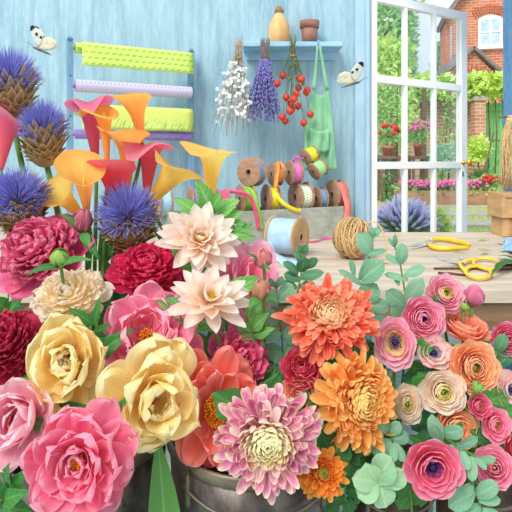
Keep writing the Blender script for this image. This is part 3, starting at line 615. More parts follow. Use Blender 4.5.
def strip(parent,pts,w_,wd,mat,name='ribbon_tail',wds=None):
    pts=np.asarray(pts,float)
    k=len(pts); f=np.linspace(0,k-1,40); Q=[]
    for x in f:   # Catmull-Rom
        i=min(int(x),k-2); u=x-i; a=pts[max(i-1,0)]; b=pts[i]; c=pts[i+1]; d=pts[min(i+2,k-1)]
        Q.append(.5*((2*b)+(-a+c)*u+(2*a-5*b+4*c-d)*u*u+(-a+3*b-3*c+d)*u**3))
    Q=np.array(Q); ws=[unit(np.asarray(wd[0])*(1-j/39)+np.asarray(wd[-1])*(j/39)) for j in range(40)]
    P=np.array([[q-w*w_/2,q,q+w*w_/2] for q,w in zip(Q,ws)]); m=MB(); m.grid(P,np.tile([0,.5,1],(40,1)),np.tile(np.linspace(0,1,40)[:,None],(1,3))); return m.build(name,mat,parent,thick=.0008)
def spx(px,py,d,r):   # point on the vertical plane d behind the tray front
    k=(px-256)/F; b0=p0+tn*d; s=(k*b0[1]-b0[0])/(td[0]-k*td[1]); Y=b0[1]+td[1]*s; return at(px,py,Y)
axt=unit(td-tn*.12)
S={}
def sp(key,label,px,py,d,r,w_,rm,ax=None,lv=0,**kw):
    c=spx(px,py,d,r)
    if lv==0: c[2]=TZ+.1245+r
    elif lv==1: c[2]=TZ+.1245+.136+r*.93
    S[key]=(spool(label,c,axt if ax is None else ax,r,w_,rm,**kw),c)
# front row, left to right
sp('blue2','spool of pale blue ribbon farthest left behind the yellow lilies',164,0,.078,.070,.050,RB['sky'])
sp('vio','spool of violet ribbon at the left end behind the yellow lilies',196,0,.078,.070,.050,RB['violet'])
sp('hot','spool of hot pink ribbon partly hidden by leaves at the tray front',222,0,.078,.064,.044,RB['pinkhot'])
sp('lime','spool of lime green ribbon at the front left with a tail over the edge',246,0,.078,.072,.055,RB['lime'])
sp('yellow','spool of bright yellow ribbon in the middle of the front row',271,0,.078,.070,.050,RB['yellow'])
sp('spot','spool of white ribbon with green spots in the front row',301,0,.078,.074,.062,RB['dotlime'],ax=unit(td-tn*.02))
sp('blue','spool of strong blue ribbon between the spotted and coral spools',320,0,.085,.060,.036,RB['blue'])
sp('coral','spool of coral pink ribbon at the right end of the tray',337,0,.078,.078,.052,RB['coral'],ax=unit(td-tn*.12))
# second layer, resting on the first
sp('sky','spool with a broad brown flange and blue ribbon on top at the left',252,0,.078,.068,.050,RB['blue'],ax=unit(td+tn*.5),lv=1)
sp('orange','spool of orange ribbon on top of the pile between blue and pink',276,0,.082,.056,.040,RB['orange'],lv=1)
sp('pink','spool of violet-pink ribbon on top of the pile',294,0,.080,.062,.046,RB['pink'],lv=1)
sp('yel2','spool of yellow ribbon lying tilted at the top right of the pile',310,155,.112,.044,.056,RB['yellow'],ax=unit(td+np.array([0,0,.45])),lv=2)
sp('mint','spool of mint green ribbon tilted below the yellow one at the right',318,169,.070,.046,.056,RB['mint'],ax=unit(td+np.array([0,0,.5])),lv=2)
YN=np.array([0,-.012,0])

def sc_(key,a,ou,z): c=S[key][1]; return c+td*a-tn*ou+np.array([0,0,z])
TP=TZ+.152
strip(S['lime'][0],[sc_('lime',0,.02,.060),sc_('lime',.01,.066,.03),sc_('lime',.02,.086,-.05),sc_('lime',.03,.088,-.10),sc_('lime',.034,.088,-.13)],.022,[td],RB['lime'])
strip(S['yellow'][0],[sc_('yellow',-.005,.04,.045),sc_('yellow',.0,.064,.01),sc_('yellow',.03,.088,-.025),sc_('yellow',.08,.092,-.05),sc_('yellow',.11,.094,-.055)],.02,[[.6,0,.6],[.2,-.2,.9]],RB['yellow'])
strip(S['hot'][0],[sc_('hot',.02,.03,.05),sc_('hot',.06,.08,.045),sc_('hot',.10,.095,.02),sc_('hot',.125,.095,-.05),sc_('hot',.14,.092,-.12)],.018,[[.2,-.3,.9],[.8,-.3,.3]],RB['pinkhot'])
strip(S['orange'][0],[sc_('orange',.02,.03,-.03),sc_('orange',.015,.048,.02),sc_('orange',0,.02,.06),sc_('orange',-.02,.05,.02),sc_('orange',-.045,.072,-.06)],.022,[[.8,-.2,.3]],RB['orange'])
strip(S['pink'][0],[sc_('pink',0,.0,.054),sc_('pink',-.02,.02,.062),sc_('pink',-.01,.03,.075),sc_('pink',.02,.03,.066),sc_('pink',.045,.02,.072)],.014,[[.3,-.2,.8]],RB['pink'])
strip(S['coral'][0],[sc_('coral',0,.05,.045),sc_('coral',0,.070,0),sc_('coral',0,.090,-.05),sc_('coral',-.005,.094,-.10),sc_('coral',-.03,.11,-.115)],.040,[td],RB['coral'])
# netting spool on the table
c=tab(288,258)+[0,0,.079]; c=at(287,231,2.02); c[2]=TZ+.080
t=spool('big light wooden spool wound with pale blue netting, lying loose on the table',c,unit(np.array([.86,-.5,.0])),.079,.115,NR,flange=SPL,group=None,fill=.88,hole=.17,th=.005)
strip(t,[c+[-.06,-.075,-.02],c+[-.06,-.11,-.05],c+[-.01,-.135,-.0745],c+[.05,-.13,-.0755],c+[.11,-.10,-.0765]],.05,[[-.4,.1,.5],[.3,.9,.05]],NR,'netting_tail')
m=MB(); P=[]; pts=bez([tab(312,241),tab(320,240,.003),tab(328,237,.002),tab(334,238.5)],14)
o=strip(thing('loose_ribbon','short pink ribbon offcut lying between the netting spool and the twine','ribbon',tab(322,240)),[tab(308,242,.003),tab(316,241,.006),tab(324,239,.005),tab(333,239,.003)],.018,[[.1,.9,.1],[0,.8,.4]],RB['pinkhot'],'ribbon')
# twine ball
c=at(353,229,1.98); c[2]=TZ+.079; t=thing('twine_ball','ball of brown twine on the table with a loose looped end','twine',c-[0,0,.079])
m=MB(); m.ball(c,.072,20,14)
T=NT('twine'); pu,pv,pt,rn=T.pa(); nz_=T.noise(T.obj(),90,3); c_=T.mix(rn,lin((236,204,152)),lin((166,124,78))); c_=T.mix(T.math('MULTIPLY',nz_,.4),c_,lin((140,100,60))); TW_=T.bsdf(c_,.85,spec=.1)
m.build('core',plain('twine_dark',(120,86,54),(96,68,42),50),t); m=MB()
for g,ax0 in enumerate(([.9,.15,.35],[.55,-.3,.8],[.85,.3,-.45],[.7,-.6,.1])):
    x0_=unit(np.array(ax0))
    for i in range(15):
        ax_=unit(x0_+RNG.normal(0,.10,3)); x=unit(np.cross(ax_,[.2,.5,.8])); y=np.cross(ax_,x); a=np.linspace(0,2*PI,34); off=-.55+1.1*(i+.5)/15+random.uniform(-.02,.02)
        R_=.0755+.0012*g; rr=R_*math.sqrt(1-off*off); m.tube([c+ax_*off*R_+rr*(math.cos(q)*x+math.sin(q)*y) for q in a],.0027,6,cap=False)
m.build('windings',TW_,t)
m=MB(); m.tube(bez([c+[.05,-.02,.055],c+[.09,-.03,.10],c+[.13,-.05,.0],c+[.115,-.04,-.06]],12).tolist()+bez([c+[.11,-.04,-.065],c+[.09,-.06,-.076],c+[.04,-.10,-.0755],c+[.11,-.10,-.0755]],10).tolist(),.003,6); m.build('loose_end',TW_,t)
# ------------------------------------------------------------------ tools on the table
YEL=plain('tool_yellow',(250,214,50),(238,188,30),14,rough=.35,spec=.45); STEEL=plain('tool_steel',(214,220,228),(176,186,196),18,rough=.3,metal=.6,spec=.5)
def loop(mb,pts,r,n=8):
    P=np.array(list(pts)+[pts[0]],float); mb.tube(P,r,n,cap=False)
def ell(c,ax,bx,n=26): return [c+ax*math.cos(q)+bx*math.sin(q) for q in np.linspace(0,2*PI,n,endpoint=False)]
t=thing('scissors','pair of yellow-handled scissors lying open on the table with twigs','scissors',tab(462,266)-[0,0,0])
zz=.012; P=lambda x,y,z=zz: tab(x,y,z)
m=MB(); 
def blade(mb,a,b,w,th=.003,tipw=.1):
    a=np.asarray(a);b=np.asarray(b);d=unit(b-a);s=unit(np.cross([0,0,1],d)); h=np.array([0,0,th/2]); n=8; rows=[]
    for i in range(n):
        f=i/(n-1); ww=w*(1-f)**.7+w*tipw*.3; q=a+(b-a)*f; rows.append([q-s*ww/2-h,q+s*ww/2-h*.2,q+s*ww/2+h*.2,q-s*ww/2+h])
    mb.grid(np.array(rows),closed=True); k=mb.n; mb.Fc.append((k-4*n,k-4*n+1,k-4*n+2,k-4*n+3)); mb.Fc.append((k-4,k-3,k-2,k-1))
for a,b_,z in((( 464,264),(434,256),.010),((464,262),(437,262.5),.016)):
    m=MB(); blade(m,P(*a,z),P(*b_,z),.022); m.build('blade',STEEL,t,smooth=False)
c1=P(487,263.5); c2=P(478,272.0)
m=MB(); loop(m,ell(c1,P(501,264.5)-c1,(P(486,258.5)-c1)),.0055); m.tube(bez([P(461,262.5),P(466,262),P(470,259),P(476,260)],8),.0068,8); m.build('handle',YEL,t)
m=MB(); loop(m,ell(c2,P(491,272.6)-c2,(P(477,266.5)-c2)),.0055); m.tube(bez([P(459,261.5),P(460,265),P(462,269),P(466,271)],8),.0068,8); m.build('handle',YEL,t)
m=MB(); m.lathe([(0,0),(.006,0),(.006,.02),(.004,.022),(0,.022)],P(461.5,263,.004),(0,0,1),16); m.build('pivot_screw',STEEL,t)
t=thing('secateurs','yellow-handled garden secateurs lying on the table by the door','secateurs',tab(440,245))
zz=.012
m=MB(); blade(m,P(431,242,.012),P(404,246,.006),.030); m.build('blade',STEEL,t,smooth=False)
m=MB(); blade(m,P(431,243.5,.008),P(411,248.5,.006),.020,.004); m.build('hook_blade',STEEL,t,smooth=False)
m=MB(); m.tube(bez([P(427,240.5,.014),P(442,236.5,.014),P(455,241,.014),P(470,244.5,.012)],10),[.008,.010,.011,.011,.011,.011,.011,.010,.009,.007],8); m.build('handle',YEL,t)
m=MB(); m.tube(bez([P(428,244,.012),P(436,251,.012),P(444,248,.012),P(469,247.2,.012)],10),[.008,.010,.011,.010,.010,.010,.010,.010,.009,.007],8); m.build('handle',YEL,t)
m=MB(); m.lathe([(0,0),(.009,0),(.009,.02),(.006,.024),(0,.024)],P(431,243,.004),(0,0,1),16); m.build('pivot_screw',STEEL,t)
TWG=plain('twig_brown',(122,78,54),(92,58,42),40)
for lb,a,b_ in(('long brown twig lying nearest the table front below the scissors',(438,273),(470,275)),('brown twig passing under the scissor handles to the right edge',(434,268.5),(540,269)),('thin brown twig lying just behind the scissor handles at the right',(496,266),(545,263))):
    t=MB(); A=tab(*a,.004); B=tab(*b_,.004); t.tube([A,A*.6+B*.4+[0,.006,0],A*.3+B*.7+[0,-.004,0],B],[.004,.0042,.004,.0032],7); o=t.build('twig',TWG); tag(o,lb,'twig','twigs beside the scissors')
CUT=leaf_mat('cut_leaf',(150,176,90),(186,200,120),(200,214,150),3,.3)
for i,(x,y,dx,dy) in enumerate([(478,241,12,-1.5),(496,243,8,2),(478,249,14,1.5),(489,253,-9,2),(452,252,16,1),(500,252,10,-2),(446,247,10,2)]):
    m=MB(); leaf(m,tab(x,y,.002),tab(x+dx,y+dy,.003),.016,up=(0,0,1),bend=.05,kind='lance'); o=m.build('cut_leaf',CUT)
    tag(o,'pale green leaf clipping lying flat on the table around the secateurs','leaf','leaf clippings on the table')
m=MB(); 
for i in range(5):
    leaf(m,tab(520,262+i,.003),tab(498-i*2,256+i*5,.006+.003*i),.03,up=(0,0,1),bend=.08,kind='lance')
tag(m.build('cut_foliage',L_MUM),'small heap of dark green cut foliage at the right edge beside the scissors','foliage')
# ------------------------------------------------------------------ crate, raffia, blue wrapping at the door jamb
CRM=wood_mat('crate_wood',(212,172,126),(186,142,98),(2,2,8),3,(140,102,70),.5)
cx=at(519,0,2.58)[0]; t=thing('wooden_crate','pale brown wooden box on the table at the right edge beneath the raffia','crate',(cx,2.60,TZ)); kk=2.52/F
z1=CH-(193-HZ)*kk; zm=CH-(218-HZ)*kk
m=MB(); m.box((cx,2.60,(TZ+zm)/2),(.205,.13,zm-TZ)); 
m.build('plinth',CRM,t,smooth=False,bevel=.003)
for i in range(5):
    m=MB(); m.box((cx-.09+.045*i,2.532,(TZ+zm)/2),(.036,.008,zm-TZ-.004)); m.build('slat',CRM,t,smooth=False,bevel=.002)
m=MB(); m.box((cx,2.60,(zm+z1)/2),(.235,.15,z1-zm)); m.build('body',CRM,t,smooth=False,bevel=.003)
m=MB(); w2=.235;h2=z1-zm
for (dx,dz,sx,sz) in((0,h2/2-.011,w2,.022),(0,-h2/2+.011,w2,.022),(-w2/2+.011,0,.022,h2-.044),(w2/2-.011,0,.022,h2-.044)): m.box((cx+dx,2.521,(zm+z1)/2+dz),(sx,.010,sz))
m.build('front_frame',CRM,t,smooth=False,bevel=.002)
RAF=plain('raffia',(255,238,196),(250,222,164),60,trans=.4); pc=at(513,116,2.58); t=thing('raffia_hank','thick hank of straw-yellow raffia hanging on the blue door jamb','raffia',at(511,192,2.58))
m=MB()
for i in range(110):
    a=random.uniform(0,6.28); r=math.sqrt(random.random())*.055; top_=pc+[random.uniform(-.02,.02),random.uniform(-.02,.02),.004]
    e=at(511+random.uniform(-11,14),random.uniform(176,192),2.58)+[0,math.sin(a)*.02,0]; mid=at(506+random.uniform(-9,16),150,2.56)+[0,math.sin(a)*.03,0]
    m.tube(bez([top_,mid+[0,0,.08],mid,e],8),.0022,3)
m.build('strands',RAF,t)
m=MB(); m.lathe([(.026+.006*math.cos(q),.010*math.sin(q)) for q in np.linspace(0,2*PI,8,endpoint=False)],pc-[0,0,.02],(0,0,1),18,closed=True); m.build('binding',RAF,t)
m=MB(); m.tube([[pc[0],2.72,pc[2]+.004],[pc[0],2.575,pc[2]-.0],[pc[0],2.565,pc[2]+.016]],.005,8); m.build('hook',RIMM,t)
m=MB(); P=[]
for v in np.linspace(0,1,10): P.append([tab(503+24*u+2*math.sin(v*5),238+13*v,.012+.010*math.sin(u*7+v*4)) for u in np.linspace(0,1,10)])
m.grid(np.array(P)); tag(m.build('folded_cloth',plain('cloth_blue',(168,206,236),(140,184,222),20),thick=.004),'pale blue folded cloth on the table at the right edge in front of the crate','cloth')
# ------------------------------------------------------------------ butterflies
def butterfly(label,c,Rm,sc,pose):
    t=thing('butterfly',label,'butterfly',c,'white butterflies'); Rm=np.asarray(Rm)
    WM=plain('butterfly_white',(250,248,236),(236,238,226),30,trans=.3); YM=plain('butterfly_cream',(252,250,232),(248,244,208),30,trans=.3); BK=plain('butterfly_black',(44,42,48),(30,30,34),60)
    m=MB(); P=[np.array([0,y,0]) for y in np.linspace(-.9,.55,10)]; m.tube([c+Rm@(p*sc) for p in P],np.array([.02,.05,.07,.075,.075,.085,.1,.09,.09,.05])*sc,8); m.build('body',plain('butterfly_grey',(120,116,104),(90,86,78),60),t)
    for s,ang in pose:
        ca,sa=math.cos(ang),math.sin(ang)
        def wp(x,y): return c+Rm@(np.array([x*ca*s,y,x*sa])*sc)
        def wing(outl,ctr,mat,nm):
            m=MB(); n=len(outl); rows=[]
            for f in(.02,.35,.7,1.0): rows.append([wp(ctr[0]+(x-ctr[0])*f,ctr[1]+(y-ctr[1])*f) for x,y in outl])
            m.grid(np.array(rows),closed=True); return m.build(nm,mat,t,thick=.0006)
        fo=[(.05,.2),(.45,.62),(1.0,1.02),(1.35,1.1),(1.5,.95),(1.42,.6),(1.2,.2),(.9,-.05),(.4,-.02)]
        w=wing(fo,(.75,.45),WM,'fore_wing'); wing([(.05,.15),(.5,.1),(.95,-.05),(1.15,-.4),(1.05,-.85),(.7,-1.05),(.35,-.8),(.12,-.3)],(.6,-.4),YM,'hind_wing')
        for q in(1,-1):
            m=MB(); k=np.array([0,0,0]); nrm=unit(np.cross(wp(1,0)-wp(0,0),wp(0,1)-wp(0,0)))*q*.0011
            tipo=[(1.0,1.02),(1.35,1.1),(1.5,.95),(1.45,.68),(1.3,.82),(1.15,.9)]; cc=(1.33,.95)
            m.add(np.array([wp(*cc)+nrm]+[wp(*p)+nrm for p in tipo]),[(0,i+1,(i+1)%6+1) for i in range(6)])
            for (dx,dy,r) in((1.0,.52,.11),(.9,.15,.10)): m.add(np.array([wp(dx+r*math.cos(a),dy+r*math.sin(a))+nrm for a in np.linspace(0,2*PI,10,endpoint=False)]),[tuple(range(10))])
            m.build('wing_spots',BK,w,smooth=False)
    for s in(-1,1):
        m=MB(); m.tube([c+Rm@(np.array(p)*sc) for p in((.03*s,.5,.03),(.15*s,.85,.12),(.28*s,1.15,.18))],.012*sc,4); m.build('antenna',BK,t)
butterfly('white butterfly with black wing tips flying at upper left beside the paper rack',at(40,50,1.15),frame(unit(np.array([.38,-.25,.88])),up=(-.85,0,.45)),.031,((1,1.28),(-1,1.5)))
butterfly('white butterfly with dark wing tips flying in front of the door frame',at(353,84,1.9),frame(unit(np.array([-.30,-.30,.90])),up=(.95,-.1,.30)),.050,((1,1.42),(-1,.75)))
# ================================================================== GARDEN
GRS=plain('lawn',(150,190,96),(112,158,70),9); PATH=plain('garden_path',(214,198,170),(180,166,144),7)
m=MB(); m.box((1.9,3.75,-.03),(7,1.8,.06)); struct('garden_ground',m,PATH)
STN=plain('step_stone',(196,186,172),(160,152,142),8,stretch=(1,3,3),bump=.2)
t=thing('garden_steps','low stone steps with grass in the joints leading up from the door','steps',(1.95,5.4,0))
zs=[.45,.52,.575,.615]; ys=[4.7,5.05,5.5,5.95]
for i in range(4):
    m=MB(); y1=ys[i+1] if i<3 else 6.5; m.box((1.9,(ys[i]+y1)/2,zs[i]/2),(3.2,y1-ys[i],zs[i])); m.build('step',STN,t,smooth=False,bevel=.012)
m=MB(); m.box((2.5,10.0,.30),(12,7.0,.63)); struct('garden_terrace',m,GRS)
def gcols(name,a,b,v=None): return leaf_mat(name,a,b,v or tuple(min(255,x+25) for x in b),2,.1,.3)
FG={'light':gcols('foliage_light',(186,222,116),(222,240,160)),'mid':gcols('foliage_mid',(144,192,108),(188,220,140)),'dark':gcols('foliage_dark',(110,162,104),(146,190,128)),'blue':gcols('foliage_blue',(146,194,166),(186,220,196)),'lime':gcols('foliage_lime',(204,230,104),(226,242,140)),'tree':gcols('foliage_tree',(152,204,140),(202,230,172))}
def cloud(mb,c,rad,n,sz,shell=.5,kind='oval',el=.5):
    for i in range(n):
        d=unit(RNG.normal(0,1,3)); r=(shell+(1-shell)*random.random()); p=np.asarray(c)+d*np.asarray(rad)*r
        q=unit(RNG.normal(0,1,3)+d*.6); up=unit(RNG.normal(0,1,3)); L=sz*random.uniform(.7,1.3)
        x=q; y=np.cross(up,x); y=unit(y)*L*el*.5
        mb.add(np.array([p,p+x*L*.5+y,p+x*L,p+x*L*.5-y]),[(0,1,2,3)],[0,1,0,-1],[0,.5,1,.5])
BRK=plain('bark',(140,112,88),(112,88,70),18,stretch=(3,3,1))
def bushy(kind,label,cat,c,rad,n,sz,mat,z0,trunk=.02,flowers=None,group=None,blobs=None):
    c=np.asarray(c,float); t=thing(kind,label,cat,(c[0],c[1],z0),group)
    m=MB()
    for (dx,dy,dz,f) in (blobs or [(0,0,0,1)]): cloud(m,c+np.array([dx,dy,dz])*rad,np.asarray(rad)*f,int(n*f*f/ (sum(b[3]**2 for b in (blobs or [(0,0,0,1)])))+1)if blobs else n,sz)
    m.build('foliage',mat,t)
    m=MB(); top=c[2]; m.tube([[c[0],c[1],z0-.01],[c[0]+trunk*.5,c[1],(z0+top)/2],[c[0],c[1],top]],[trunk,trunk*.8,trunk*.5],7); m.build('trunk' if rad[2]>.8 else 'stem',BRK,t)
    if flowers:
        fm,fn,fs,zf=flowers; m=MB()
        for i in range(fn):
            d=unit(RNG.normal(0,1,3)); d[2]=abs(d[2])*zf+(1-zf)*d[2]; d[1]=-abs(d[1]); p=c+d*np.asarray(rad)*random.uniform(.9,1.08); m.ball(p,fs*random.uniform(.8,1.2),6,4)
        m.build('blossoms',fm,t)
    return t
def dsk(px,py,Y): return at(px,py,Y)
def pxr(w,Y): return w*Y/F/2
RED=plain('blossom_red',(226,60,58),(200,36,44),60); PNK=plain('blossom_pink',(238,130,180),(220,100,160),60); LILAC=plain('blossom_lilac',(150,140,210),(120,110,190),60)
ZT=.615
# brick wall, pillar, gate
BW=brick_mat('garden_brick',(198,150,124),(180,130,106),(206,186,168)); RB_=brick_mat('pillar_brick',(206,134,106),(188,114,88),(216,188,168)); HB=brick_mat('house_brick',(214,128,96),(194,106,76),(222,176,150),.26,.09)
def hz(py,Y): return CH-(py-HZ)*Y/F
def bx(px,Y): return (px-256)*Y/F
t=thing('garden_wall','old pinkish brick garden wall behind the door panes','wall',((bx(372,11.3)+bx(474,11.3))/2,11.3,.61))
m=MB(); m.box(((bx(340,11.3)+bx(476,11.3))/2,11.35,(.61+hz(92,11.3))/2),(bx(476,11.3)-bx(340,11.3),.25,hz(92,11.3)-.61)); m.build('brickwork',BW,t,smooth=False)
m=MB(); m.box(((bx(340,11.3)+bx(476,11.3))/2,11.35,hz(91,11.3)+.02),(bx(476,11.3)-bx(340,11.3),.32,.06)); m.build('coping',STN,t,smooth=False)
t=thing('gate_pillar','square red brick pillar with a stone cap beside the green gate','pillar',(bx(478,10.8),10.8,.61)); x=bx(478,10.8)
m=MB(); m.box((x,10.8,(.61+hz(101,10.8))/2),(.225,.225,hz(101,10.8)-.61)); m.build('shaft',RB_,t,smooth=False)
m=MB(); z=hz(101,10.8); m.box((x,10.8,z+.025),(.29,.29,.06)); m.box((x,10.8,z+.075),(.21,.21,.05)); m.ball((x,10.8,z+.12),(.07,.07,.05),10,6); m.build('cap',STN,t,smooth=False)
GG=plain('gate_green',(150,216,144),(122,196,122),12,stretch=(6,6,1)); x0,x1=bx(484,11.2),bx(512,11.2); zb,ztp=.63,hz(103,11.2)
t=thing('garden_gate','green boarded garden gate beside the brick pillar','gate',((x0+x1)/2,11.2,.615))
n=6
for i in range(n):
    m=MB(); w_=(x1-x0)/n; m.box((x0+w_*(i+.5),11.2,(zb+ztp)/2),(w_-.008,.03,ztp-zb)); m.build('board',GG,t,smooth=False,bevel=.004)
for z in(zb+.18,(zb+ztp)/2+.12,ztp-.14):
    m=MB(); m.box(((x0+x1)/2,11.17,z),(x1-x0,.03,.09)); m.build('rail',GG,t,smooth=False,bevel=.004)
m=MB(); m.bar((x0+.03,11.165,zb+.2),(x1-.03,11.165,(zb+ztp)/2+.1),.03,.07); m.build('brace',GG,t,smooth=False)
m=MB(); m.tube([[x0+.06,11.15,1.5],[x0+.06,11.11,1.5],[x0+.06,11.11,1.4],[x0+.06,11.15,1.4]],.012,6); m.build('handle',RIMM,t)
# house
YH=17.0; t=thing('brick_house','red brick house with a white arched window rising beyond the garden','house',(bx(446,YH),YH,.6)); t.rotation_euler=(0,0,math.radians(-13))
hx0,hx1=bx(446,YH),bx(560,YH); m=MB(); ev=hz(18,YH); pk=hz(-60,YH); xm=(hx0+hx1)/2
V=[];D=1.6
for y in(YH,YH+D): V+= [(hx0,y,.5),(hx1,y,.5),(hx1,y,ev),(xm,y,pk),(hx0,y,ev)]
m.add(V,[(4,3,2,1,0),(5,6,7,8,9),(0,1,6,5),(1,2,7,6),(2,3,8,7),(3,4,9,8),(4,0,5,9)]); m.build('wall',HB,t,smooth=False)
SL=plain('roof_slate',(150,140,136),(122,114,112),10)
sl=unit(np.array([xm-hx0,0,pk-ev])); m=MB()
for y in(YH-.18,):
    m.bar(np.array([hx0,y+D/2,ev])-sl*.18+[0,0,.06],np.array([xm,y+D/2,pk])+[0,0,.06],D+.3,.14); sl2=sl*[-1,1,1]; m.bar(np.array([hx1,y+D/2,ev])-sl2*.18+[0,0,.06],np.array([xm,y+D/2,pk])+[0,0,.06],D+.3,.14)
m.build('roof',SL,t,smooth=False)
m=MB(); m.tube([[bx(450.5,YH),YH-.08,.7],[bx(450.5,YH),YH-.08,ev-.3]],.05,8); m.build('downpipe',plain('pipe_grey',(176,172,170),(156,152,150),10),t)
# house window
wx0,wx1=bx(476,YH),bx(498,YH); wz0,wz1,wz2=hz(49,YH),hz(21.5,YH),hz(17.5,YH)
def arch(x0,x1,zb,zs,zt,n=14): return [(x0,zb),(x1,zb)]+[(x1+(x0-x1)*f, zs+(zt-zs)*math.sin(PI*f)**.8) for f in np.linspace(0,1,n)]
def slab(mb,outl,y0,y1):
    n=len(outl); mb.add([(x,y0,z) for x,z in outl]+[(x,y1,z) for x,z in outl],[tuple(range(n)),tuple(range(2*n-1,n-1,-1))]+[(i,n+i,n+(i+1)%n,(i+1)%n) for i in range(n)])
m=MB(); o_=arch(wx0,wx1,wz0,wz1,wz2); n=len(o_); i_=arch(wx0+.07,wx1-.07,wz0+.10,wz1-.02,wz2-.14)
slab(m,o_,YH-.03,YH+.02); wf=m.build('window_frame',WHITE,t,smooth=False)
m=MB(); slab(m,i_,YH-.045,YH-.035); m.build('pane',plain('house_glass',(206,222,234),(176,196,214),6,rough=.15,spec=.5),wf,smooth=False)
m=MB(); xmw=(wx0+wx1)/2; m.box((xmw,YH-.055,(wz0+wz2)/2-.02),(.05,.02,wz2-wz0-.1)); m.box((xmw,YH-.055,(wz0+wz1)/2+.03),(wx1-wx0-.1,.02,.05)); m.build('glazing_bar',WHITE,wf,smooth=False)
m=MB(); m.box((xmw,YH-.08,wz0-.04),(wx1-wx0+.16,.14,.08)); m.build('window_sill',WHITE,t,smooth=False)
VM=plain('arch_brick',(206,128,98),(176,96,72),30); m=MB()
fs=np.linspace(0,1,13); 
for f in fs:
    p=np.array([wx1+.06+(wx0-wx1-.12)*f,YH-.01,wz1+.06+(wz2-wz1+.0)*math.sin(PI*f)**.8]); d=unit(np.array([(.5-f)*.9,0,1.0])); q=p+d*.26; m.bar(p,q,.05,.085,up=(0,1,0))
m.build('window_arch',VM,t,smooth=False)
# porch
t=thing('house_porch','small brick gabled porch on the front of the house','porch',(bx(472,16),15.9,.6)); YP=15.6
px0,px1,pxm=bx(440,YP),bx(504,YP),bx(472,YP); pe,pp=hz(77,YP),hz(50,YP); m=MB(); V=[]
for y in(YP,YH-.01): V+=[(px0+.15,y,.5),(px1-.15,y,.5),(px1-.15,y,pe),(pxm,y,pp),(px0+.15,y,pe)]
m.add(V,[(4,3,2,1,0),(5,6,7,8,9),(0,1,6,5),(1,2,7,6),(2,3,8,7),(3,4,9,8),(4,0,5,9)]); m.build('wall',HB,t,smooth=False)
for s in(0,1):
    m=MB(); xe=(px0,px1)[s]; m.bar(np.array([xe,YP+.55,pe-.02])+[0,0,.04],np.array([pxm,YP+.55,pp+.06]),1.45,.09); m.build('roof_slope',SL,t,smooth=False)
m=MB()
for f in np.linspace(0,1,15):
    a=PI*f; p=np.array([pxm+.40*math.cos(a),YP-.01,hz(82,YP)+.30*math.sin(a)]); m.bar(p,p+np.array([math.cos(a)*.24,0,math.sin(a)*.22]),.05,.08,up=(0,1,0))
m.build('door_arch',VM,t,smooth=False)
m=MB(); slab(m,[(pxm-.38,hz(100,YP)),(pxm+.38,hz(100,YP))]+[(pxm+.38*math.cos(a),hz(82,YP)+.28*math.sin(a)) for a in np.linspace(0,PI,12)],YP-.02,YP+.01); m.build('fanlight',plain('fanlight_pale',(226,230,228),(206,214,214),6),t,smooth=False)
# ivy on the wall
def ivy(label,pxs,Y,py0,py1,n,mat,z0):
    t=thing('climbing_ivy',label,'ivy',((bx(pxs[0],Y)+bx(pxs[1],Y))/2,Y,z0)); m=MB()
    for i in range(n):
        px=random.uniform(*pxs); hgt=.6+.4*math.sin(px*.5)*math.sin(px*.23+1); py=py0+(py1-py0)*random.random()**1.1*(.6+.5*hgt); p=at(px,py,Y+random.uniform(-.22,.05)); q=unit(RNG.normal(0,1,3)+np.array([0,-.6,-.4])); y=unit(np.cross(RNG.normal(0,1,3),q)); L=.17*random.uniform(.6,1.3)
        m.add(np.array([p,p+q*L*.45+y*L*.4,p+q*L,p+q*L*.45-y*L*.4]),[(0,1,2,3)],[0,1,0,-1],[0,.5,1,.5])
    m.build('foliage',mat,t); m=MB()
    for i in range(6):
        a=at(pxs[0]+(pxs[1]-pxs[0])*(i+.5)/6,py0+5,Y); m.tube([[a[0],Y,z0],[a[0]+.05,Y,(z0+a[2])/2],a],.015,5)
    m.build('vine',BRK,t)
ivy('bright lime-green ivy along the wall top beside and above the gate',(470,512),11.0,76,96,600,FG['lime'],.62)
ivy('yellow-green ivy along the wall top seen through the door panes',(384,470),11.05,77,97,800,FG['light'],.62)
# trees
bl=[(0,0,0,.8),(-.5,0,.3,.5),(.45,0,.35,.5),(.2,0,-.5,.55),(-.35,0,-.5,.5)]
bushy('garden_tree','tall light green tree filling the left door panes','tree',at(386,26,14.5),(.95,.9,2.2),2600,.24,FG['tree'],.6,.1,blobs=bl)
bushy('garden_tree','yellow-green shrubby tree below the tall tree in the left panes','tree',at(386,62,13),(.75,.6,.85),1300,.18,FG['light'],.6,.06,blobs=bl)
bushy('garden_tree','slim blue-green tree in the middle door panes','tree',at(407,52,19),(.42,.4,1.9),900,.22,FG['blue'],.6,.08,blobs=bl)
bushy('conifer_tree','dark blue-green conifer beside the house corner','tree',at(441,66,22),(.5,.5,1.3),1500,.22,FG['blue'],.6,.09,blobs=[(0,0,-.5,.9),(0,0,0,.65),(0,0,.5,.4)])
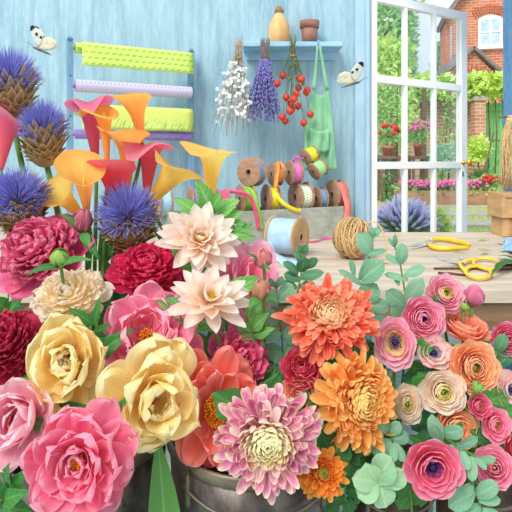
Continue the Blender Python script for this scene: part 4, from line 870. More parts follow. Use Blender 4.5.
# shrubs and pots behind the panes
bushy('climbing_shrub','green climbing shrub against the post at the left edge of the door','shrub',at(386,112,7.4),(pxr(24,7.4),.2,pxr(70,7.4)),900,.075,FG['mid'],ZT,.02)
bushy('garden_shrub','loose light green shrub behind the red potted geranium','shrub',at(402,120,8.6),(pxr(34,8.6),.3,pxr(60,8.6)),700,.09,FG['light'],ZT,.02)
bushy('garden_shrub','dark green low shrub behind the lower left panes','shrub',at(386,172,6.9),(pxr(22,6.9),.15,pxr(54,6.9)),700,.06,FG['dark'],ZT,.015)
def post(label,px,py0,Y,w_):
    t=MB(); x=bx(px,Y); t.box((x,Y,(ZT+hz(py0,Y))/2),(w_,w_,hz(py0,Y)-ZT)); tag(t.build('garden_post',BRK,None,smooth=False,bevel=.006),label,'post','posts in the garden')
post('dark wooden post carrying the climbing shrub in the left panes',394,86,7.7,.10); post('slim wooden post standing left of the bean canes',424,84,8.4,.06)
def tpot(kind,label,px,pyb,pyt,w_,Y,fol,blm,fr,fn,fs,standz=None):
    z0=standz if standz is not None else hz(pyb,Y); zt_=hz(pyt,Y); x=bx(px,Y); r=w_*Y/F/2; t=thing(kind,label,'potted plant',(x,Y,z0))
    m=MB(); h=zt_-z0; m.lathe([(0,.001),(r*.68,.001),(r*.9,h*.75),(r,h*.76),(r*1.02,h),(r*.9,h),(r*.8,h*.5),(0,h*.5)],(x,Y,z0),(0,0,1),20); m.build('pot',TERRA,t)
    m=MB(); c=np.array([x,Y,zt_+fr[1]*Y/F*.5]); rad=np.array([fr[0]*Y/F/2,fr[0]*Y/F/2,fr[1]*Y/F/2]); cloud(m,c,rad*.95,260,.07,.2); m.tube([[x,Y,z0+h*.4],[x,Y,c[2]]],.01,5); m.build('foliage',fol,t)
    m=MB()
    for i in range(fn):
        d=unit(RNG.normal(0,1,3)); d[1]=-abs(d[1]); d[2]=abs(d[2])*.8+.1; m.ball(c+d*rad,fs*random.uniform(.7,1.2),7,5)
    m.build('blossoms',blm,t)
def stand(label,px,pyt,Y,w_):
    z1=hz(pyt,Y); x=bx(px,Y); t=thing('plant_stand',label,'stand',(x,Y,ZT)); m=MB(); m.box((x,Y,z1-.02),(w_,w_,.04)); m.build('top',BRK,t,smooth=False)
    for a in(-1,1):
        for b in(-1,1):
            m=MB(); m.box((x+a*w_*.4,Y+b*w_*.4,(ZT+z1-.04)/2),(.03,.03,z1-.04-ZT)); m.build('leg',BRK,t,smooth=False)
stand('wooden stand under the potted red geranium in the left pane',388,156,6.7,.26); stand('wooden stand under the pink flowers in the middle pane',418,156,6.9,.22)
tpot('potted_geranium','terracotta pot of red geraniums on a stand behind the left panes',388,156,146,13,6.7,FG['mid'],RED,(22,22),10,.035,hz(156,6.7))
tpot('potted_flowers','terracotta pot of pale pink flowers on a stand behind the middle panes',418,156,144,9,6.9,FG['mid'],PNK,(28,24),44,.020,hz(156,6.9))
# bean canes
t=thing('bean_canes','tripod of thin canes with climbing green beans in the right panes','plant canes',(bx(450,8),8,ZT)); apx=at(450,98,8)
for i in range(5):
    a=i*2*PI/5; e=np.array([bx(450,8)+math.cos(a)*.26,8+math.sin(a)*.26,ZT-.01]); m=MB(); m.tube([e,apx+(apx-e)*.08],.008,5); m.build('cane',BRK,t)
m=MB()
for i in range(420):
    f=random.random()**1.3; a=random.randint(0,4)*2*PI/5; e=np.array([bx(450,8)+math.cos(a)*.26,8+math.sin(a)*.26,ZT]); p=e+(apx-e)*f+RNG.normal(0,.035,3); cloud(m,p,(.03,.03,.03),1,.085,.3)
m.build('foliage',FG['mid'],t)
bushy('garden_shrub','soft green shrub at the foot of the bean canes','shrub',at(448,158,7.6),(pxr(40,7.6),.2,pxr(30,7.6)),500,.07,FG['blue'],ZT,.015)
# lavender and round bush
def spiky(kind,label,cat,c,w_,h_,n,fol,blm,z0,head=.09,group=None):
    t=thing(kind,label,cat,(c[0],c[1],z0),group); m=MB(); f=MB()
    for i in range(n):
        a=fib(i); r=math.sqrt((i+.5)/n); e=np.array([c[0]+math.cos(a)*r*w_,c[1]+math.sin(a)*r*w_*.7,z0+h_*(1-.45*r*r)*random.uniform(.8,1.1)]); b=np.array([c[0]+math.cos(a)*r*w_*.35,c[1]+math.sin(a)*r*w_*.25,z0-.005])
        pts=bez([b,b*.6+e*.4+[0,0,h_*.2],b*.2+e*.8+[0,0,.04],e],6); m.tube(pts,.005,3,cap=False)
        if blm: f.tube([pts[-1],pts[-1]+unit(pts[-1]-pts[-2])*head*.5,pts[-1]+unit(pts[-1]-pts[-2])*head],[.010,.013,.004],5)
    m.build('stems',fol,t)
    if blm: f.build('flower_spikes',blm,t)
m=MB(); m.box((1.9,4.45,.20),(3.2,.46,.40)); struct('garden_bed',m,plain('bed_soil',(128,150,84),(104,124,70),20))
spiky('lavender_bush','lavender bush with violet-blue spikes behind the lower door panes','lavender',(bx(404,4.45),4.42,.40),.24,.34,210,FG['mid'],plain('lavender_bloom',(226,220,250),(200,194,240),60),.40,.10)
bushy('round_bush','rounded lime-green bush beside the lavender at the foot of the steps','shrub',at(437,224,4.45),(pxr(24,4.45),.11,.115),420,.06,FG['lime'],.40,.012)
# planter with pink flowers
x0,x1=bx(396,6.3),bx(484,6.3); t=thing('planter_box','long wooden planter box full of pink flowers at the head of the steps','planter',((x0+x1)/2,6.25,ZT)); PW=wood_mat('planter_wood',(190,150,112),(160,122,88),(1.5,6,6),3,(120,88,62),.4)
m=MB(); zt_=hz(190,6.25)
for (c_,s_) in((((x0+x1)/2,6.12,(ZT+zt_)/2),(x1-x0,.025,zt_-ZT)),(((x0+x1)/2,6.38,(ZT+zt_)/2),(x1-x0,.025,zt_-ZT)),((x0+.0125,6.25,(ZT+zt_)/2),(.025,.235,zt_-ZT)),((x1-.0125,6.25,(ZT+zt_)/2),(.025,.235,zt_-ZT)),(((x0+x1)/2,6.25,zt_-.05),(x1-x0-.05,.235,.02))): m.box(c_,s_)
m.build('box',PW,t,smooth=False,bevel=.003)
m=MB(); f=MB()
for i in range(620):
    x=random.uniform(x0+.02,x1-.02); p=np.array([x,6.25+random.uniform(-.12,.10),zt_+random.uniform(-.05,.08)]); cloud(m,p,(.03,.03,.03),1,.07,.3)
for i in range(330):
    x=random.uniform(x0+.02,x1-.02); f.ball((x,6.2+random.uniform(-.10,.10),zt_+random.uniform(.05,.115)),.02*random.uniform(.7,1.2),6,4)
m.build('foliage',FG['mid'],t); f.build('blossoms',PNK,t)
tpot('potted_geranium','square-set terracotta pot of red geraniums beside the planter by the steps',490,204,191,13,6.2,FG['mid'],RED,(22,16),16,.026,ZT)
bushy('garden_shrub','bright yellow-green shrub in front of the brick pillar','shrub',at(478,149,9.3),(pxr(24,9.3),.2,pxr(24,9.3)),500,.10,FG['lime'],ZT,.02)
spiky('grassy_plant','tall dark green grassy clump between the planter and the gate','grass plant',(bx(482,8.0),8.0,ZT),.30,.42,260,FG['dark'],None,ZT)
spiky('grassy_plant','low fresh green grassy clump just behind the pink planter','grass plant',(bx(474,7.0),7.0,ZT),.24,.30,200,FG['mid'],None,ZT)
t=MB(); t.tube([at(478,172,7.6)*[1,1,0]+[0,0,ZT],at(494,132,7.6)],[.018,.014],7); tag(t.build('garden_stick',BRK),'slanting wooden stick leaning among the grassy clumps by the gate','stick')
m=MB()
for y,z in zip(ys[1:],zs[:3]):
    for i in range(260):
        p=np.array([random.uniform(bx(440,y),bx(505,y)),y-random.uniform(.0,.07),z]); q=p+[random.uniform(-.012,.012),random.uniform(-.02,.0),random.uniform(.02,.05)]; s=np.array([.006,0,0]); m.add(np.array([p-s,p+s,q]),[(0,1,2)],[0,0,0],[0,0,1])
tag(m.build('joint_grass',FG['light'],smooth=False),'bright green grass growing along the stone steps','grass',kind='stuff')
# ------------------------------------------------------------------ flower colours
PM=petal_mat
M_DPINK=PM('peony_dark_pink',(214,44,100),(238,100,148),(250,166,192),.55)
M_CRIM=PM('peony_crimson',(206,14,66),(232,44,100),(246,104,144),.45)
M_WINE=PM('peony_wine',(170,16,52),(206,46,84),(226,96,124),.45)
M_CREAM=PM('peony_cream',(255,232,168),(255,248,224),(254,222,212),.5)
M_PINK=PM('peony_pink',(242,92,142),(252,146,178),(255,206,218),.6)
M_YEL=PM('peony_yellow',(255,212,116),(255,233,156),(255,247,208),.6)
M_CORAL=PM('peony_coral',(254,124,106),(255,130,112),(255,180,168),.55)
M_CORALI=PM('peony_coral_inner',(252,136,130),(255,176,170),(255,212,208),.6)
M_LPINK=PM('peony_light_pink',(250,154,180),(255,198,212),(255,230,234),.6)
M_LPINKI=PM('peony_light_pink_heart',(228,58,84),(244,120,140),(252,180,190),.5)
M_RPINK=PM('peony_rose_pink',(244,92,140),(250,132,166),(255,192,208),.6)
M_DAH=PM('dahlia_blush',(255,222,186),(255,246,238),(255,226,218),.4,streak=.1)
# ------------------------------------------------------------------ bucket 1 and 2 : peonies
# dark pink bomb, upper left
peony_bomb('large dark pink double peony at left, behind the round green bud',(-6,218,96,300),.98,face(-.25,.55,.8),1,M_DPINK,n=130,gn=9,flat=.8,Ls=.40)
peony_bomb('bright crimson double peony between the cream and the upper blush dahlia',(104,244,196,300),.99,face(.05,.72,.7),2,M_CRIM,n=110,gn=9,flat=.75,Ls=.42)
peony_bomb('cream double peony with pink-tinged petal tips, left of the pink peony',(30,270,114,330),.90,face(0,.7,.75),1,M_CREAM,n=120,gn=8,gl=.74,flat=.72,Ls=.34,jag=.2)
peony_bomb('dark wine-red double peony at the left edge behind the light pink one',(-34,312,48,396),.86,face(.1,.75,.65),1,M_WINE,n=110,gn=9,flat=.8,Ls=.36,jag=.3)
peony_bomb('deep pink double peony half hidden between the lower blush dahlia and coral peony',(200,326,274,404),.90,face(.3,.55,.75),2,PM('peony_hot',(232,66,122),(248,108,158),(252,170,200),.5),n=100,gn=7,flat=.85,Ls=.40)
peony_open('medium pink open peony with a small clump of golden stamens, above the yellow ones',(94,288,208,388),.86,face(-.02,.62,.8),2,M_PINK,
  inner=[(9,.22,.02,.42,.40,50,95,.4)],st=(30,.18,.16),spec=[(10,.06,-.12,1.0,.74,0,34,.2),(10,.08,-.04,.92,.7,20,62,.3),(9,.16,.0,.72,.56,36,92,.4)])
peony_open('rose pink peony with smooth rounded petals behind the upper blush dahlia',(214,244,280,326),.99,face(.3,.62,.75),2,PM('peony_candy',(255,140,178),(255,168,198),(255,214,226),.6),spec=[(9,.06,-.10,1.0,.8,2,40,.25),(8,.06,-.03,.85,.7,22,66,.3),(7,.05,.02,.62,.56,40,92,.35)],ruf=.05)
peony_open('yellow peony with a cupped heart, the left one of the two yellow peonies',(26,316,108,424),.77,face(.06,.42,.9),1,M_YEL,
  inner=[(8,.10,.04,.56,.46,62,112,.45),(6,.06,.05,.40,.34,70,125,.45)],spec=[(9,.05,-.10,.98,.82,4,46,.25),(9,.06,-.02,.86,.74,26,80,.35),(8,.06,.02,.72,.62,46,102,.42)])
peony_open('ruffled yellow peony in the centre, next to the coral peony',(98,336,198,450),.75,face(.5,.22,.85),2,M_YEL,
  inner=[(7,.12,.02,.46,.42,55,105,.45)],st=(16,.16,.09),spec=[(8,.05,-.12,1.0,.92,-6,34,.2),(8,.06,-.03,.9,.84,18,66,.3),(7,.08,.02,.70,.66,40,98,.4)],ruf=.11,stc=(206,140,50))
peony_open('coral orange peony with a dense golden boss of stamens',(170,350,264,466),.80,face(.22,.25,.9),2,M_CORAL,
  st=(120,.30,.27),core=M_CORALI,inner=[(7,.2,-.02,.60,.44,30,64,.35)],spec=[(10,.08,-.12,1.0,.62,-8,26,.2),(9,.10,-.05,.92,.60,10,46,.28),(8,.14,-.02,.78,.52,24,66,.32)],ruf=.05,stc=(246,176,40))
peony_open('light pink cupped peony with a red heart at the left edge',(-26,384,56,468),.72,face(-.18,.4,.9),1,M_LPINK,core=M_LPINKI,
  inner=[(9,.05,.04,.42,.34,50,105,.45),(6,.03,.06,.28,.24,60,110,.4)],spec=[(8,.05,-.10,.95,.86,14,60,.3),(8,.06,-.02,.88,.80,34,92,.4),(7,.10,.0,.72,.66,50,112,.42)],ruf=.04)
peony_open('big rose pink peony with a tiny yellow centre at the bottom left',(18,404,140,520),.655,face(.02,.18,.98),1,M_RPINK,
  inner=[(9,.08,.0,.50,.42,34,80,.4),(8,.05,.02,.36,.30,48,96,.4)],st=(26,.16,.13),spec=[(10,.05,-.14,1.0,.76,-8,26,.2),(10,.06,-.07,.92,.70,10,48,.3),(9,.07,-.02,.74,.60,24,66,.36)],ruf=.09,stc=(240,196,50))
# buds
def bud(label,bbox,Y,N,b,col,lv=(),green=False,r=.003):
    o,s_=MB(),MB(); mt=L_BUD if green else PM('bud_'+label[:9].replace(' ','_'),tuple(int(x*.8) for x in col),col,(250,200,200),.3)
    for k,(n,L,W) in enumerate(((6,1.02,.8),(5,.96,.7))): ring(o,n,.03,-.1,L,W,8,168,cup=.42,ruf=.01,pf=(.5,.4,2,1.6),nu=7,nv=10,pt=.5)
    core=MB(); core.ball((0,0,.2),(.27,.27,.30),12,8); o.add(core.verts(),core.Fc,None,np.full(core.n,.4),.5)
    ring(s_,5,.03,-.13,.62,.40,8,128,cup=.3,ruf=.02,pf=(.45,.5,1.6,1.2),nu=5,nv=8)
    tr,s=fit([o,s_],bbox,Y,N); base=tr((0,0,-.12)); bx_,by_,bz,rim,br=BUCK[b]; t=thing('peony_bud',label,'flower bud',(bx_,by_,bz+.012),'flower buds')
    o.build('bud_petals',mt,t); s_.build('sepals',L_BUD,t); stem(t,base,N,b,G_STEM,r,out=.03)
    for (x0,y0,x1,y1,w_) in lv:
        m=MB(); leaf(m,at(x0,y0,Y-.006),at(x1,y1,Y-.03),w_*Y/F,up=(0,-.7,.7),bend=.16,kind='lance'); m.build('leaf',L_PEO,t)
bud('round green peony bud with two spreading leaves on the dark pink peony',(50,248,68,268),.86,face(0,.9,.4),1,(160,196,90),((60,267,25,276,9),(62,266,97,261,9)),green=True)
bud('pink-tipped peony bud standing below the yellow callas at left',(72,208,92,234),1.0,face(.25,.9,.35),1,(206,110,130),((80,232,59,213,8),(82,232,92,252,10),(84,236,100,262,11)))
bud('upper of two pink-green buds beside the netting spool',(254,249,272,268),.90,face(-.1,.85,.5),2,(222,130,126),((258,264,245,253,5),(262,266,272,272,6)))
bud('lower of two pink-green buds, left of the coral chrysanthemum',(252,280,271,300),.88,face(-.2,.85,.5),2,(206,140,110),((264,297,280,303,6),(258,297,248,310,9)))
# dahlias
dahlia('upper blush white dahlia with a yellow heart above the crimson peony',(155,204,240,274),.95,face(.18,.52,.85),2,M_DAH)
dahlia('lower blush white dahlia with a yellow heart below the rose pink peony',(162,268,256,330),.86,face(.22,.68,.7),2,M_DAH,rings=[(10,.1,-.1,.98,.40,-4,14),(9,.1,-.04,.92,.38,18,40),(8,.09,0,.80,.36,40,66),(6,.07,.03,.6,.3,60,84)])
# chrysanthemums
EYE=None
mum('coral red chrysanthemum with a pale peach heart, above the orange one',(271,277,381,362),.86,face(-.04,.62,.8),3,PM('mum_coral',(244,84,48),(252,132,96),(255,196,172),.6,center=(255,222,180),clo=.25,chi=.62,streak=.18),n=190,wid=.15)
mum('large golden orange chrysanthemum with a green eye below the coral one',(309,352,398,450),.79,face(.22,.30,.92),3,PM('mum_orange',(246,138,44),(253,184,96),(255,222,156),.6,center=(255,228,156),clo=.15,chi=.6,streak=.2),n=180,wid=.17,droop=.6)
mum('pink-purple chrysanthemum with cream petal edges at the bottom centre',(212,390,324,498),.70,face(-.02,.22,.97),2,PM('mum_pink',(218,104,166),(236,140,188),(255,240,206),.9,center=(255,248,214),clo=.22,chi=.66,streak=.16),n=185,wid=.155,droop=.3)
mum('small orange chrysanthemum with a yellow-green eye at the bottom, below the big orange one',(292,450,352,498),.735,face(.05,.55,.83),3,PM('mum_small',(240,124,34),(250,164,66),(255,206,120),.5,center=(206,206,90),clo=.05,chi=.3,streak=.2),n=90,wid=.22,leaves=3)
# artichoke thistles
artichoke('globe artichoke thistle at the top left corner, highest of the four',None,(-24,44,42,124),1.12,face(.06,.93,.25),1)
artichoke('globe artichoke thistle second from the top, right of the pink calla at left',None,(15,96,70,168),1.10,face(.0,.95,.28),1)
artichoke('globe artichoke thistle at the left edge just above the dark pink peony',None,(-18,165,52,236),1.02,face(.05,.86,.5),1)
artichoke('globe artichoke thistle in front of the pink calla, above the crimson peony',None,(92,180,162,254),1.04,face(.06,.86,.5),1)
# callas
def cm(n,a,b_,e,am=.5): return PM('calla_'+n,a,b_,e,am,streak=.14,trans=.45,g=.8)
C_PINK=cm('pink',(234,112,130),(228,92,140),(248,180,200)); C_ROSE=cm('rose',(244,116,124),(240,100,136),(252,180,196)); C_ORG=cm('orange',(252,190,116),(252,174,88),(255,220,110)); C_YEL=cm('yellow',(255,220,100),(255,222,120),(255,180,90)); C_YO=cm('apricot',(252,196,120),(255,206,104),(252,160,90)); C_RED=cm('red',(232,72,84),(236,84,100),(250,150,150))
calla('dark pink calla lily at the left edge between two artichoke thistles',(-16,98,20,172),1.06,face(.16,1,-.05),face(.5,0,.6),1,C_ROSE,flare=.22,curl=.05,droop=.15)
calla('pink calla lily with a curled-over lip in front of the paper rack',(66,96,112,158),1.14,face(-.10,1,.1),face(.9,0,-.3),1,C_PINK,flare=.42,curl=.36,droop=.5)
calla('orange calla lily with a yellow lip facing left, beside the pink one',(80,106,118,160),1.10,face(-.05,1,.15),face(-.4,0,.9),1,C_ORG,flare=.5,curl=.3,droop=.45)
calla('tall orange calla lily opening upward in front of the green paper',(112,94,150,142),1.12,face(-.12,1,.30),face(.9,.0,.2),1,C_ORG,flare=.50,curl=.0,droop=.10)
calla('apricot calla lily in the middle, just under the tall orange one',(98,126,148,186),1.08,face(.06,1,.22),face(.9,0,.2),1,C_YO,flare=.52,curl=.06,droop=.25)
calla('yellow apricot calla lily with a wide open mouth in the middle left',(56,150,104,212),1.02,face(.06,1,.42),face(-.7,0,.5),1,C_YO,flare=.6,curl=.05,droop=.2)
calla('golden yellow calla lily tilted to the left beside the thistle',(40,168,86,222),1.05,face(-.55,.75,.45),face(-.8,0,.3),1,C_YEL,flare=.6,curl=.15,droop=.2)
calla('red calla lily behind the thistle tuft in the middle',(88,160,134,222),1.06,face(-.05,1,.05),face(.9,0,.1),1,C_RED,flare=.34,curl=.0,droop=.2)
calla('rose pink calla lily arching right above the middle thistle',(122,138,172,194),1.12,face(.12,1,.12),face(.95,0,.15),2,C_ROSE,flare=.5,curl=.42,droop=.5)
calla('yellow calla lily leaning right, left of the widest yellow one',(144,150,202,206),1.08,face(.62,.9,.1),face(.9,0,.2),2,C_YEL,flare=.5,curl=.2,droop=.3)
calla('pale yellow calla lily with a broad lip nearest the ribbon spools',(182,142,236,206),1.10,face(.10,1,.30),face(.9,0,.2),2,C_YEL,flare=.72,curl=.05,droop=.3)
# ------------------------------------------------------------------ ranunculus and anemones, right
RP=lambda n,a,b_,e,am=.6,ce=None:PM('ran_'+n,a,b_,e,am,center=ce,clo=.15,chi=.5,streak=.18)
R_PINK=RP('pink',(240,110,152),(250,156,186),(255,212,222)); R_PPALE=RP('pink_pale',(248,160,180),(252,180,200),(255,224,230),.6,(246,226,150)); R_OR=RP('orange',(252,162,108),(255,192,138),(255,222,190)); R_PCH=RP('peach',(246,150,120),(250,168,140),(255,210,190)); R_CRE=RP('cream',(255,238,210),(255,244,228),(255,220,206),.5,(246,238,170)); R_RED=RP('crimson',(200,30,62),(226,64,96),(244,130,148)); R_HOT=RP('hot_pink',(230,84,126),(244,122,156),(254,186,202)); R_BI=RP('white_pink',(255,246,240),(255,232,226),(248,140,144),.7,(255,250,244)); R_CO=RP('coral',(252,146,112),(255,168,136),(255,206,180))
ranunc('crimson ranunculus between the coral and orange chrysanthemums',(276,351,328,386),.835,face(-.15,.78,.62),3,R_RED,layers=9,eye='yellow',eye_r=.05)
ranunc('peach ranunculus half hidden below the crimson one',(278,374,322,420),.815,face(-.45,.4,.8),3,R_PCH,layers=8,eye='yellow',eye_r=.06)
ranunc('pink ranunculus with a green-yellow heart, topmost below the scissors',(424,275,467,312),.93,face(.02,.5,.86),4,R_PPALE,layers=8,eye='green')
ranunc('pink ranunculus with a dark violet eye, just below the topmost one',(400,297,446,341),.89,face(0,.25,.97),4,R_PINK,layers=9,eye='dark',eye_r=.10)
ranunc('light pink anemone with a dark eye facing left beside the coral chrysanthemum',(375,317,416,371),.86,face(-.30,.12,.93),3,R_PPALE,layers=4,eye='dark',kind='anemone',open_=.5,eye_r=.16)
ranunc('small white and pink anemone with a dark eye in the middle of the right bunch',(416,336,456,368),.865,face(.05,.42,.9),4,R_BI,layers=3,eye='dark',kind='anemone',open_=.6,up0=6,eye_r=.2)
ranunc('flat coral orange ranunculus seen from the side, above the big peach-orange one',(438,312,492,341),.92,face(.05,.93,.3),4,R_CO,layers=6,eye='yellow',eye_r=.1,open_=.8)
ranunc('big peach-orange ranunculus with a green-yellow heart',(448,342,503,393),.845,face(.02,.28,.95),4,R_OR,layers=9,eye='green',eye_r=.18)
ranunc('larger cream ranunculus with a green heart, in the centre of the right bunch',(417,372,467,414),.83,face(-.05,.3,.95),4,R_CRE,layers=8,eye='green',eye_r=.15)
ranunc('smaller cream ranunculus left of the larger cream one',(391,384,424,424),.845,face(-.15,.2,.96),3,R_CRE,layers=7,eye='green',eye_r=.15)
ranunc('orange ranunculus peeping out behind the eucalyptus leaves at lower right',(433,408,482,450),.82,face(.1,.3,.95),4,R_OR,layers=8,eye='yellow',eye_r=.1)
ranunc('deep pink anemone with a violet-black eye in front of the dark brown bucket',(402,441,466,498),.70,face(-.05,.14,.98),4,R_HOT,layers=5,eye='dark',kind='anemone',open_=.75,eye_r=.17,lm=L_MUM)
ranunc('small hot pink ranunculus with a yellow heart under the peach-orange one',(467,393,493,418),.80,face(.0,.35,.93),4,R_HOT,layers=4,eye='yellow',eye_r=.24,up0=14)
ranunc('pink ranunculus with a large yellow heart near the right edge',(481,408,514,444),.79,face(-.02,.2,.97),4,R_PINK,layers=5,eye='yellow',eye_r=.26,up0=8)
ranunc('pink ranunculus nodding over the bucket rim at the bottom right',(469,446,518,488),.76,face(-.25,.5,.8),4,R_PINK,layers=6,eye='yellow',eye_r=.05)
ranunc('rose pink ranunculus at the right edge beside the coral one',(490,322,528,356),.90,face(-.1,.3,.9),4,R_HOT,layers=8,eye='yellow',eye_r=.06)
ranunc('coral and white anemone cut by the right edge',(496,372,530,408),.83,face(.2,.3,.9),4,R_BI,layers=3,eye='dark',kind='anemone',open_=.7,eye_r=.16)
ranunc('small crimson ranunculus at the right edge above the nodding pink one',(503,438,526,464),.775,face(.3,.4,.85),4,R_RED,layers=6,eye='yellow',eye_r=.05)
bud('half-open pink ranunculus bud standing right of the topmost pink one',(464,284,484,308),.93,face(.1,.95,.2),4,(240,130,170)) 
bud('tiny green bud below the topmost pink ranunculus',(459,301,469,311),.92,face(0,.95,.2),4,(160,190,110),green=True,r=.002)
bud('small green bud in front of the big peach-orange ranunculus',(471,381,484,393),.79,face(.1,.8,.5),4,(160,190,110),green=True,r=.002)
# ------------------------------------------------------------------ foliage sprigs
def sprig(kind,label,Y,stempts,leaves,mat,b=None,lk='round',dz=.02,foot=None,sr=.0022):
    """stempts in frame px, foot first; leaves (x0,y0,x1,y1,width px[,mat])"""
    pts=[at(x,y,Y) for x,y in stempts]
    if b:
        bx_,by_,bz,rim,br=BUCK[b]; lo=np.array([bx_+random.uniform(-.4,.4)*br,by_+random.uniform(-.4,.4)*br,bz+.015]); g=np.array([bx_+(pts[0][0]-bx_)*.4,by_+max(-.5*br,min(.5*br,(pts[0][1]-by_)*.5)),rim]); loc=lo
        pre=np.concatenate([bez([lo,lo+[0,0,.15],g-[0,0,.05],g],6),bez([g,g+[0,0,.05],pts[0]-(pts[1]-pts[0])*.6,pts[0]],6)[1:-1]]).tolist()
    else: pre=[]; loc=pts[0]
    t=thing(kind,label,'leafy sprig',loc,{'eucalyptus_sprig':'eucalyptus sprigs','peony_foliage':'sprays of peony leaves','chrysanthemum_foliage':'sprays of chrysanthemum leaves','leafy_sprig':'sprigs of green leaves'}.get(kind)); m=MB(); P=np.array(pre+[list(p) for p in pts]); 
    rr=np.linspace(sr*1.3,sr*.7,len(P)); m.tube(P,rr,6); m.build('stem',G_STEM,t)
    S_=np.array(pts)
    for k,lf in enumerate(leaves):
        x0,y0,x1,y1,w_=lf[:5]; mm=lf[5] if len(lf)>5 else mat; dy=random.uniform(-dz,dz); Yb=Y
        up=unit(np.array([random.uniform(-.45,.45),-.85,random.uniform(.1,.7)])); m=MB()
        leaf(m,at(x0,y0,Y),at(x1,y1,Y+dy-.012),w_*Y/F*1.05,up=up,bend=random.uniform(.04,.12),fold=random.uniform(-.1,.2),kind=lk); m.build('leaf',mm,t)
    return t
sprig('eucalyptus_sprig','eucalyptus sprig with broad leaves rising in front of the twine ball',.93,[(352,318),(360,296),(366,272),(371,250),(374,232)],
 [(371,254,358,233,17),(364,255,387,250,6),(361,281,384,262,21),(360,280,369,258,12),(362,285,338,270,7),(354,276,350,259,7),(359,303,377,284,20),(363,303,390,307,15),(372,238,380,228,8),(373,237,371,227,7),(356,312,340,318,14),(366,316,388,326,14)],L_EUC,3)
sprig('eucalyptus_sprig','eucalyptus sprig with small paired leaves behind the pink ranunculus',.94,[(408,325),(407,305),(403,280),(400,262),(394,244)],
 [(401,264,402,243,12),(400,264,385,255,7),(408,280,384,274,7),(404,276,425,267,10),(406,304,422,278,16),(405,307,386,291,17),(394,247,388,238,4),(395,246,395,234,5),(399,286,395,278,5),(407,322,391,307,14),(408,325,424,312,13),(405,336,392,350,14)],L_EUC,3)
sprig('leafy_sprig','dark green sprig of small rounded leaves before the netting spool',.97,[(296,300),(299,285),(302,270),(304,256),(303,248)],
 [(302,262,294,252,8),(301,272,305,257,13),(303,268,317,258,10),(300,278,324,272,10),(298,274,283,262,9),(300,280,284,274,10),(303,254,308,245,7),(303,252,297,246,6),(297,288,281,283,9),(299,287,315,284,9)],L_EUD,3)
sprig('eucalyptus_sprig','blue-green eucalyptus branch left of the coral chrysanthemum',.94,[(282,400),(284,370),(282,340),(278,310),(276,285)],
 [(278,305,262,289,15),(279,300,293,284,14),(279,318,262,316,16),(281,318,300,312,16),(281,332,263,336,15),(282,338,303,332,18),(283,352,264,352,17),(283,356,302,348,18),(283,370,264,376,18),(284,374,303,370,18),(283,390,266,398,17),(276,288,270,278,8),(276,287,282,276,8)],L_EUC,3,dz=.01)
sprig('silver_leaf_sprig','rosette of broad silvery leaves over the bucket rim at the bottom',.715,[(384,498),(381,488),(378,482)],
 [(376,481,392,458,26),(380,484,404,470,24),(378,482,352,478,20),(377,482,358,498,22),(380,484,386,508,24),(384,480,403,484,13),(379,482,366,463,22)],L_SIL,3,dz=.008)
sprig('eucalyptus_sprig','eucalyptus sprig hanging across the orange ranunculus at lower right',.735,[(438,434),(452,442),(464,450),(474,456),(482,461)],
 [(440,443,432,414,14),(441,446,435,426,9),(441,433,464,430,14),(455,448,478,437,10),(462,450,468,471,9),(472,456,472,482,10),(478,461,496,458,8),(474,457,487,470,7),(452,444,448,462,9)],L_EUC,4,dz=.01)
sprig('eucalyptus_sprig','eucalyptus sprig drooping over the bucket in the bottom right corner',.735,[(470,476),(474,488),(478,498),(482,510)],
 [(474,490,448,507,18),(472,484,462,498,10),(476,496,498,483,15),(478,500,501,500,10),(480,506,460,519,14),(482,510,500,518,12)],L_EUC,4,dz=.008)
sprig('eucalyptus_sprig','short eucalyptus sprig between the big orange chrysanthemum and deep pink anemone',.775,[(398,462),(395,450),(392,440),(388,428)],
 [(392,442,371,452,14),(393,442,405,462,9),(393,440,408,434,14),(394,442,394,463,8),(390,434,400,422,12),(390,430,378,424,10),(395,452,384,462,12)],L_EUC,3,dz=.01)
sprig('leafy_sprig','sprig of veined light green leaves behind the upper blush dahlia',1.0,[(214,250),(213,235),(211,215),(208,195)],
 [(212,214,196,180,20),(213,214,222,192,12),(214,216,240,200,18),(214,222,244,212,14),(214,230,246,222,16),(213,232,255,236,17),(211,216,186,204,14),(211,224,174,198,18),(212,228,165,212,16),(212,234,158,232,18)],L_MINT,2,lk='serrate')
sprig('peony_foliage','dark green peony leaves at the bottom left below the light pink peony',.70,[(-10,520),(2,500),(8,484),(12,470)],
 [(4,498,-14,470,20),(6,492,28,468,16),(4,500,30,490,18),(0,505,34,512,20),(-4,512,-20,496,20),(8,484,10,462,14)],L_PEO,1,lk='lance')
sprig('peony_foliage','peony leaves rising between the cream and pink peonies',.86,[(92,345),(95,332),(97,322),(98,312)],
 [(95,325,67,307,11),(95,326,101,294,8),(94,332,70,330,10),(95,334,110,322,10),(93,338,112,340,12)],L_PEO,1,lk='lance')
sprig('peony_foliage','peony leaves showing between the two yellow peonies',.80,[(106,420),(106,405),(105,390),(104,378)],
 [(105,395,97,374,12),(105,398,118,392,16),(105,404,122,402,14),(104,390,110,372,12)],L_PEO,1,lk='lance')
sprig('peony_foliage','dark leaves between the crimson peony and the thistles',1.03,[(116,330),(110,300),(108,275),(106,255)],
 [(108,280,98,252,14),(109,284,120,262,12),(110,290,124,276,12),(112,292,96,276,14),(130,303,121,278,8),(112,300,130,290,14),(106,262,100,232,12),(107,262,112,240,10)],L_PEO,1,lk='lance')
sprig('peony_foliage','dark leaves behind the dark pink peony at the left edge',1.02,[(6,350),(8,320),(8,300),(9,285)],
 [(8,310,-14,296,16),(8,314,24,296,14),(7,325,-12,330,18),(8,325,30,318,16),(8,320,26,306,12)],L_PEO,1,lk='lance')
